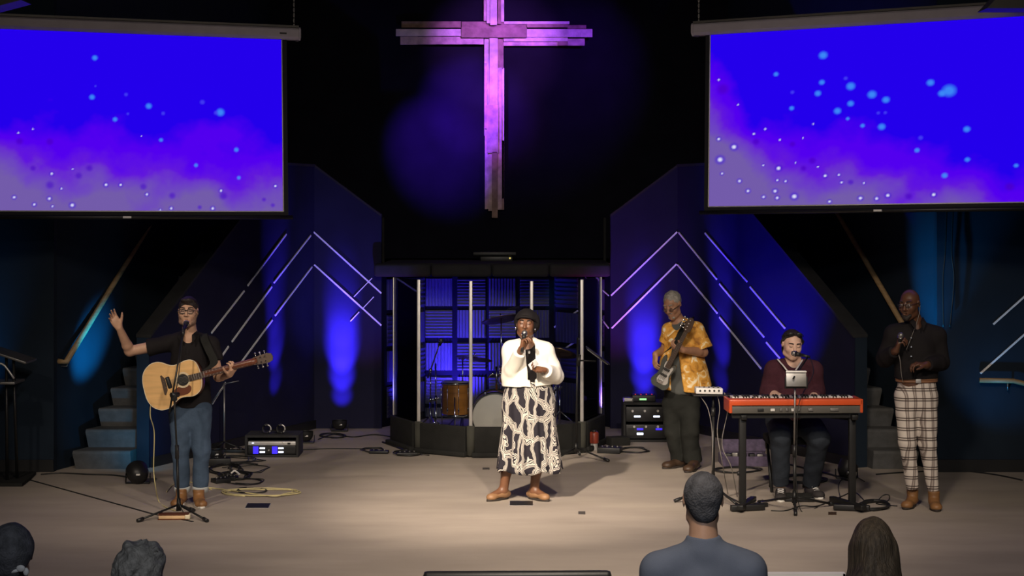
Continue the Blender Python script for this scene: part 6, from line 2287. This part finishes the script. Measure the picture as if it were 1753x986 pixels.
x = (XD(420, 17.87) + XD(510, 17.87)) / 2
rack('low black equipment rack with four glowing displays beside the guitarist', x, 17.87, .545, .225, .40, [
    (.030, .115, 'black', [('glow', -.34, .5, .055, .075), ('glow', .06, .5, .055, .075), ('led_white', -.20, .72, .052, .016), ('led_white', -.20, .26, .052, .016), ('led_white', .19, .72, .052, .016), ('led_white', .19, .26, .052, .016), ('knob', -.06, .5, .008, 0), ('vent', .38, .5, .10, .06)]),
    (.118, .160, 'alu', [('knob', .22, .5, .012, 0), ('vent', .36, .5, .03, .02), ('led_white', -.4, .6, .02, .006)])])
x = (XD(1068, 19.07) + XD(1144, 19.07)) / 2
rack('tall black power amplifier rack with lit displays behind the bass player', x, 19.07, .49, .43, .40, [
    (.035, .19, 'black', [('led_white', -.15, .35, .07, .022), ('led_blue', -.15, .68, .07, .022), ('led_blue', .33, .68, .07, .022), ('knob', -.3, .86, .013, 0), ('knob', 0, .86, .013, 0), ('knob', .3, .86, .013, 0), ('vent', -.38, .5, .06, .08)]),
    (.22, .385, 'black', [('led_white', -.22, .35, .07, .016), ('led_white', .27, .35, .07, .016), ('knob', -.34, .72, .013, 0), ('knob', -.03, .72, .013, 0), ('knob', .3, .72, .013, 0)])])
t = thing('effects_unit', (x - .02, 19.2, .43), 'small unit with green lit window and red lights on the tall amplifier rack', 'effects unit')
mb = MB(); mb.box((x - .02, 19.22, .470), (.26, .2, .075), None, .01); mb.build('housing', 'black', t)
mb = MB(); mb.box((x - .03, 19.118, .462), (.075, .006, .018)); mb.build('green_display', 'led_green', t)
for i in range(4):
    mb = MB(); mb.ball((x - .11 + .06 * i, 19.16, .512), .007, None, 8, 6); mb.build('red_light', 'led_red', t)
t = thing('power_supply', (x - .19, 19.15, .43), 'little grey box at the left end on top of the amplifier rack', 'box')
mb = MB(); mb.box((x - .19, 19.16, .455), (.11, .09, .05), None, .008); mb.build('housing', 'grey_metal', t)
mb = MB(); mb.box((x - .19, 19.112, .455), (.08, .004, .018)); mb.build('front_plate', 'white', t)

# cable coils on the left rack
for i, (px_, py_) in enumerate(((457, 741), (481, 738))):
    c = W(px_, py_ + 3, 18.0); c.z = .225 + .052
    root = thing('cable_coil', (c.x, 18.0, .225), ('left' if i == 0 else 'right') + ' cable coil standing on top of the low rack beside the guitarist', 'cable')
    mb = MB()
    for k in range(3):
        mb.tube([c + Vector((math.cos(a * PI / 9) * (.045 - .004 * k), (k - 1) * .011 + .012 * math.sin(a), math.sin(a * PI / 9) * (.045 - .004 * k))) for a in range(18)], .0055, 6, 0, True)
    mb.build('cable_loops', 'cable', root)
    mb = MB(); mb.tube([c + Vector((math.cos(a) * .043, -.016, math.sin(a) * .043)) for a in (-.9, -.4, 0, .5, 1.0, 1.5, 2.0)], .008, 8, 3); mb.build('grey_tie', 'alu', root)
root = thing('microphone_stand', W(384, 775, 18.2), 'thin chrome boom stand just right of the guitarist', 'microphone stand')
ORG[root.name] = Vector(root.location)
hub = FP(384, 776); g_ = G(hub.y)
mb = MB(); mb.cyl((hub.x, hub.y, .05), g_(384, 657), .010, seg=10); mb.build('pole', 'grey_metal', root)
mb = MB(); mb.cyl(g_(362, 691), g_(386, 655), .008, seg=8); mb.cyl(g_(384, 657), g_(409, 652), .006, seg=8); mb.build('boom_arm', 'grey_metal', root)
for a in (.3, 2.4, 4.5):
    mb = MB(); mb.cyl((hub.x, hub.y, .12), (hub.x + .24 * math.cos(a), hub.y + .24 * math.sin(a), .014), .009, seg=8); mb.build('leg', 'black_metal', root)

# =================================================================== STAGE LIGHT FIXTURES
def par(label, x, y, z=0.0, tilt=(0, 0), r=.085, aim=None, label_plate=True, hgt=.10):
    root = thing('stage_light', (x, y, 0), label, 'stage light')
    ax = Vector(aim).normalized() if aim else Vector((0, 0, 1))
    F_ = frame_from(ax)
    c = Vector((x, y, z + r * .55 + .03))
    mb = MB(); mb.lathe(c - ax * hgt * .5, [(0, 0), (r * .5, 0), (r * .85, hgt * .25), (r, hgt * .6), (r, hgt)], F_, 24); mb.build('can', 'black', root)
    mb = MB(); mb.lathe(c - ax * hgt * .5, [(r * .97, hgt * .93), (0, hgt * .93)], F_, 24); mb.build('lens', 'glass', root)
    mb = MB(); mb.box((x, y, .008), (r * 2.2, .05, .014), None, .004)
    for sx in (-1, 1):
        mb.box((x + sx * (r + .012), y, c.z / 2 + .01), (.006, .035, c.z), None, .002)
    mb.build('yoke', 'black_metal', root)
    if label_plate:
        mb = MB(); mb.box(c + Vector((.02, -r * .9, .01)), (.035, .012, .014)); mb.build('label_plate', 'white', root)
    return root


par('floor light at the base of the left wing wall throwing a blue beam', -1.97, 20.02)
par('floor light at the base of the right wing wall throwing a blue beam', 1.53, 20.02)
par('floor light with white plate right of the low equipment rack', -2.24, 19.0)
par('floor light by the right navy wall behind the bass player', 1.80, 18.86)
par('domed black stage light at the foot of the left stair', -3.44, 16.12, r=.10, aim=(-.35, .8, .45), hgt=.16)
par('black stage light at the foot of the right stair behind the keyboard', 3.14, 16.45, r=.09, aim=(.45, .3, .8), hgt=.14)
par('stage light among the cables behind the guitarist', XD(374, 17.7), 17.55, r=.08)

# =================================================================== SMALL THINGS ON THE FLOOR
def stomp(label, px_, py_, w, dpt, h=.03, material='black', rz=0, name='stage_box', cat='stage box', knobs=3):
    c = FP(px_, py_)
    root = thing(name, (c.x, c.y, 0), label, cat)
    R_ = rotm(0, 0, rz)
    mb = MB(); mb.box((c.x, c.y, h / 2 + .001), (w, dpt, h), R_, .006); mb.build('housing', material, root)
    for i in range(knobs):
        p = Vector((c.x, c.y, h)) + R_ @ Vector(((i - (knobs - 1) / 2) * w / (knobs + .5), 0, 0))
        mb = MB(); mb.cyl(p, p + Vector((0, 0, .012)), .009, seg=10); mb.build('connector', 'grey_metal', root)
    return root


stomp('flat black floor box in front of the left end of the drum shield', 649, 776, .20, .10, rz=-4)
stomp('black floor box with loose cables before the shield left post', 697, 779, .22, .13, rz=8, knobs=4)
stomp('black pedal unit on the floor near the guitarist right boot', 378, 826, .15, .12, .04, rz=35, name='effects_pedal', cat='pedal')
stomp('second black pedal unit touching the cable heap by the guitarist', 395, 822, .12, .10, .04, rz=-12, name='effects_pedal', cat='pedal')
stomp('dark box buried in the cable heap behind the guitarist', 372, 796, .26, .14, .07, rz=10)
stomp('black power strip lying in front of the low equipment rack', 404, 775, .30, .07, .035, rz=-8, name='power_strip', cat='power strip', knobs=5)
stomp('black gear box on the floor right of the drum shield foot', 1044, 775, .24, .16, .06, rz=-14, knobs=4)
stomp('dark cable bag on the floor behind the drum shield right end', 1058, 762, .22, .16, .09, 'black_matte', 20, 'gear_bag', 'bag', 0)


def plate(label, x0, x1, y0, y1, material='black', name='floor_pocket', cat='floor pocket', h=.004, skew=0, parts=True):
    a = FP(x0 + skew, y0); b = FP(x1 + skew, y0); c = FP(x1 - skew, y1); d = FP(x0 - skew, y1)
    cen = (a + b + c + d) / 4
    root = thing(name, cen, label, cat)
    up = Vector((0, 0, h))
    mb = MB(); mb.prism([a, b, c, d], up); mb.build('lid', material, root)
    if parts:
        k = .06
        ps = [a.lerp(cen, -k), b.lerp(cen, -k), c.lerp(cen, -k), d.lerp(cen, -k)]
        mb = MB(); mb.prism(ps, up * .5); mb.build('metal_rim', 'alu', root)
    return root


plate('black tablet-sized floor pocket lid right of the guitarist', 422, 461, 862, 870, skew=2)
plate('black floor pocket lid at the feet of the singing woman', 873, 912, 858, 865.5)
plate('tiny dark tape mark on the carpet left behind the woman', 826, 838, 801, 804, 'tape', 'tape_mark', 'tape mark', parts=False)
plate('small dark tape mark on the carpet right of centre stage', 990, 1002, 876, 880.5, 'tape', 'tape_mark', 'tape mark', parts=False)
plate('small tan tape mark below the keyboard stand', 1418, 1432, 877, 881.5, 'shoe_brown', 'tape_mark', 'tape mark', parts=False)

# pale book-like block below the guitarist tripod
c = FP(298, 888); c.z = 0
t = thing('book', c, 'thick pale paperback lying on the carpet under the guitarist tripod', 'book')
mb = MB(); mb.box(c + Vector((0, 0, .022)), (.235, .11, .030), rotm(0, 0, 3), .004); mb.build('pages', 'book', t)
mb = MB(); mb.box(c + Vector((0, 0, .040)), (.245, .12, .005), rotm(0, 0, 3)); mb.box(c + Vector((0, 0, .004)), (.245, .12, .005), rotm(0, 0, 3)); mb.build('cover', 'mahogany', t)
mb = MB(); mb.box(c + Vector((.115, 0, .023)), (.04, .115, .036), rotm(0, 0, 3), .006); mb.build('pale_end', 'cream', t)

# bottle
c = Vector((XD(1017, 18.42), 18.42, 0))
t = thing('water_bottle', c, 'red water bottle with steel base right of the drum shield', 'bottle')
mb = MB(); mb.lathe(c, [(.046, .075), (.050, .085), (.050, .175), (.044, .190), (.030, .196), (0, .196)], None, 20); mb.build('sleeve', 'red_bottle', t)
mb = MB(); mb.lathe(c, [(0, .0), (.036, .0), (.038, .006), (.038, .076)], None, 20); mb.build('steel_base', 'alu', t)
mb = MB(); mb.lathe(c + Vector((0, 0, .194)), [(.026, 0), (.028, .02), (.0, .024)], None, 16); mb.build('cap', 'black', t)

# music stand right of the woman
hub = FP(986, 786); hub.z = 0; g_ = G(hub.y)
root = thing('music_stand', hub, 'black tripod stand carrying a tilted tablet tray right of the woman', 'music stand')
tripod(root, hub, [fp(1041, 790), fp(948, 790), fp(992, 779)], .009, .12)
mb = MB(); mb.cyl((hub.x, hub.y, .06), g_(989, 578), .012, seg=10); mb.build('pole', 'black_metal', root)
mb = MB(); mb.cyl(g_(990, 617), g_(1020, 618), .009, seg=8); mb.cyl(g_(992, 607), g_(990, 627), .018, seg=10); mb.build('side_arm', 'black_metal', root)
a, b = g_(1004, 594), g_(1043, 623)
d_ = (b - a).normalized(); c = (a + b) / 2
Rt = Matrix((d_, Vector((0, 1, 0)), d_.cross(Vector((0, 1, 0))))).transposed()
mb = MB(); mb.box(c, ((b - a).length, .22, .012), Rt, .004); mb.build('tray', 'black_metal', root)
t = thing('tablet', c + Vector((0, 0, .02)), 'grey tablet lying on the tilted tray right of the woman', 'tablet')
mb = MB(); mb.box(c - Rt.col[2] * .012, ((b - a).length * .9, .19, .008), Rt, .003); mb.build('case', 'grey_metal', t)
mb = MB(); mb.box(c - Rt.col[2] * .017, ((b - a).length * .82, .17, .003), Rt); mb.build('screen', 'black', t)

# left edge table
a = W(-30, 596, 16.1); b = W(46, 621, 16.1)
root = thing('keyboard_table', (a.x + .2, 16.2, 0), 'dark stand with a tilted grey top at the far left edge of the stage', 'stand')
d_ = (b - a).normalized()
mb = MB(); mb.box((a + b) / 2 + Vector((0, .15, 0)), ((b - a).length, .38, .022), rotm(0, math.degrees(math.atan2(-d_.z, d_.x)), 0), .005); mb.build('tilted_top', 'grey_metal', root)
zz = W(0, 655, 16.1).z
mb = MB(); mb.box((XD(-5, 16.1), 16.2, zz), (.36, .34, .022), None, .004); mb.build('shelf', 'grey_metal', root)
mb = MB(); mb.tube([W(-2, 622, 16.1), W(8, 626, 16.1), W(24, 648, 16.1)], .010, 8, 3); mb.build('curved_bracket', 'alu', root)
for px_ in (-20, 12, 24):
    mb = MB(); mb.cyl((XD(px_, 16.15), 16.15 + (.1 if px_ == 24 else 0), .03), (XD(px_ - 1, 16.15), 16.15, W(0, 612, 16.15).z), .014, seg=8); mb.build('leg', 'black_metal', root)
mb = MB(); mb.prism([FP(-80, 833), FP(38, 833), FP(52, 822), FP(62, 812), FP(-80, 812)], (0, 0, .03)); mb.build('base_platform', 'black_matte', root)

# cables on the floor ------------------------------------------------------------------------
def loops(label, cx, cy, rx, ry, n, seed, r=.0045, material='cable', tailpts=(), z=.006):
    rs = np.random.RandomState(seed)
    pts = []
    k = n * 9
    for i in range(k):
        a = 2 * PI * i / 9 + seed
        f = .75 + .3 * rs.rand()
        p = FP(cx + rx * f * math.cos(a) + rs.randn() * rx * .05, cy + ry * f * math.sin(a), 0)
        p.z = z + .004 * (i / k) * n * .8 + .002 * rs.rand()
        pts.append(p)
    for q_ in tailpts:
        pts.append(fp(*q_))
    return cable(label, pts, r, material, 4, None, 'cable')


loops('pale yellow cable lying in wide loops right of the guitarist boots', 445, 845, 70, 7, 3, 2, .006, 'cable_yellow', ((370, 836), (352, 836)))
cable('pale yellow cable end running behind the guitarist boots', [fp(362, 838), fp(330, 826), fp(300, 828), fp(285, 842)], .005, 'cable_yellow')
loops('black cable coiled in front of the pedals by the guitarist', 420, 826, 32, 6, 3, 3)
loops('black cable ring left of the yellow loops', 432, 841, 28, 5, 2, 5)
loops('black cable looping out of the heap towards the rack', 425, 803, 36, 8, 2, 6, tailpts=((380, 800),))
loops('black cable heap right behind the guitarist', 386, 806, 30, 9, 5, 7, .005)
loops('second black cable heap between pedals and rack', 402, 816, 30, 7, 5, 8, .006)
loops('black cable snaking below the rack left corner', 400, 788, 38, 7, 3, 9, .005, tailpts=((455, 788), (350, 780)))
cable('white cable connector trailing out of the heap by the guitarist', [fp(396, 810, .03), fp(402, 806, .045), fp(410, 812, .02)], .009, 'white')
cable('black cable running along the floor from the rack to the shield', [fp(512, 770), fp(560, 768), fp(600, 768), fp(640, 769), fp(660, 775)], .006)
cable('dark cable along the base of the left wing wall', [fp(545, 752), fp(570, 744), fp(605, 748), fp(640, 744), fp(672, 748)], .007)
loops('black cable coil below the blue beam of the left wing', 570, 747, 24, 4, 3, 12, .005)
loops('black cable tangle at the first floor box before the shield', 640, 772, 22, 4, 3, 13, .004)
loops('black cable tangle at the second floor box before the shield', 700, 777, 26, 5, 4, 14, .005, tailpts=((735, 779),))
cable('thick black cable laid along the shield foot to its left corner', [fp(655, 757), fp(680, 766), fp(705, 776)], .012)
loops('black cable loop on the carpet before the amplifier rack', 1085, 772, 26, 5, 3, 15, .005, tailpts=((1040, 770),))
loops('black cable coil on the floor right of the keyboard stand', 1497, 868, 27, 8, 6, 16, .007)
cable('cable end curling up beside the right coil', [fp(1478, 862), fp(1500, 858), fp(1512, 848, .05), fp(1522, 848, .06), fp(1520, 857), fp(1500, 862), fp(1536, 866)], .005)
cable('black cable between the keyboard stand feet', [fp(1320, 874), fp(1345, 874), fp(1372, 866), fp(1400, 866), fp(1440, 850), fp(1462, 842), fp(1478, 855)], .005)
cable('thin cable looping up the right keyboard leg', [fp(1478, 870), fp(1448, 866), fp(1436, 840), fp(1440, 822), fp(1462, 816), fp(1480, 824)], .004)
loops('black cable mass behind the keyboard player ankles', 1372, 822, 45, 7, 5, 18, .006)
cable('dark cable from the mixer stand to the keyboard foot', [fp(1236, 845), fp(1262, 858), fp(1285, 868), fp(1300, 866)], .007, 'cable')
loops('violet-dark cable coil in front of the open case', 1262, 806, 42, 5, 3, 19, .006)
cable('black cable running along the wall base behind the keyboard', [fp(1330, 790), fp(1370, 800), fp(1420, 812), fp(1450, 822)], .012)
cable('black stage cable along the right teal wall base', [fp(1500, 812), fp(1560, 808), fp(1640, 806), fp(1700, 812), fp(1750, 822)], .008)
cable('black cable at the foot of the left stair', [fp(70, 812), fp(105, 810), fp(150, 812), fp(200, 814), fp(240, 822)], .008)
for k_, px_ in enumerate((1617, 1628)):
    cable('dark cable hanging on the teal wall above the bald man, ' + ('left' if k_ == 0 else 'right') + ' one', [W(px_ + 4, 350, 16.8), W(px_ + 1, 430, 16.8), W(px_ - 3 + 8 * k_, 480, 16.8), W(px_ - 2, 560, 16.8)], .008, 'cable')

# house monitor at the stage lip and low frame at the bottom right ------------------------------
c = W(886, 977, 11.5)
root = thing('confidence_monitor', (c.x, 11.52, -.45), 'back of a wide black monitor standing before the stage lip', 'monitor')
mb = MB(); mb.box((c.x, 11.5, c.z - .36), (1.235, .07, .72), rotm(0, -.25, 0), .03); mb.build('housing', 'black', root)
mb = MB(); mb.box((c.x, 11.545, c.z - .36), (1.17, .008, .66)); mb.build('screen', 'screen_border', root)
mb = MB(); mb.box((c.x, 11.5, (c.z - .66 - .45) / 2), (.12, .06, abs(c.z - .60 + .45)), None, .01); mb.box((c.x, 11.5, -.43), (.6, .28, .03), None, .01); mb.build('stand_foot', 'black_metal', root)
c = W(1372, 980, 8.6)
root = thing('display_panel', (c.x, 8.6, -.45), 'dark low panel with pale rim between the suited man and the long-haired woman', 'panel')
mb = MB(); mb.box((c.x, 8.6, c.z - .28), (.40, .03, .54), None, .004); mb.build('panel_face', 'key_grey', root)
mb = MB()
mb.box((c.x, 8.59, c.z - .006), (.42, .045, .014)); mb.box((c.x - .205, 8.59, c.z - .28), (.014, .045, .56)); mb.box((c.x + .205, 8.59, c.z - .28), (.014, .045, .56)); mb.build('rim', 'white', root)
mb = MB()
for sx in (-1, 1):
    mb.cyl((c.x + sx * .18, 8.6, -.45), (c.x + sx * .18, 8.6, c.z - .5), .015, seg=8)
mb.build('leg', 'black_metal', root)
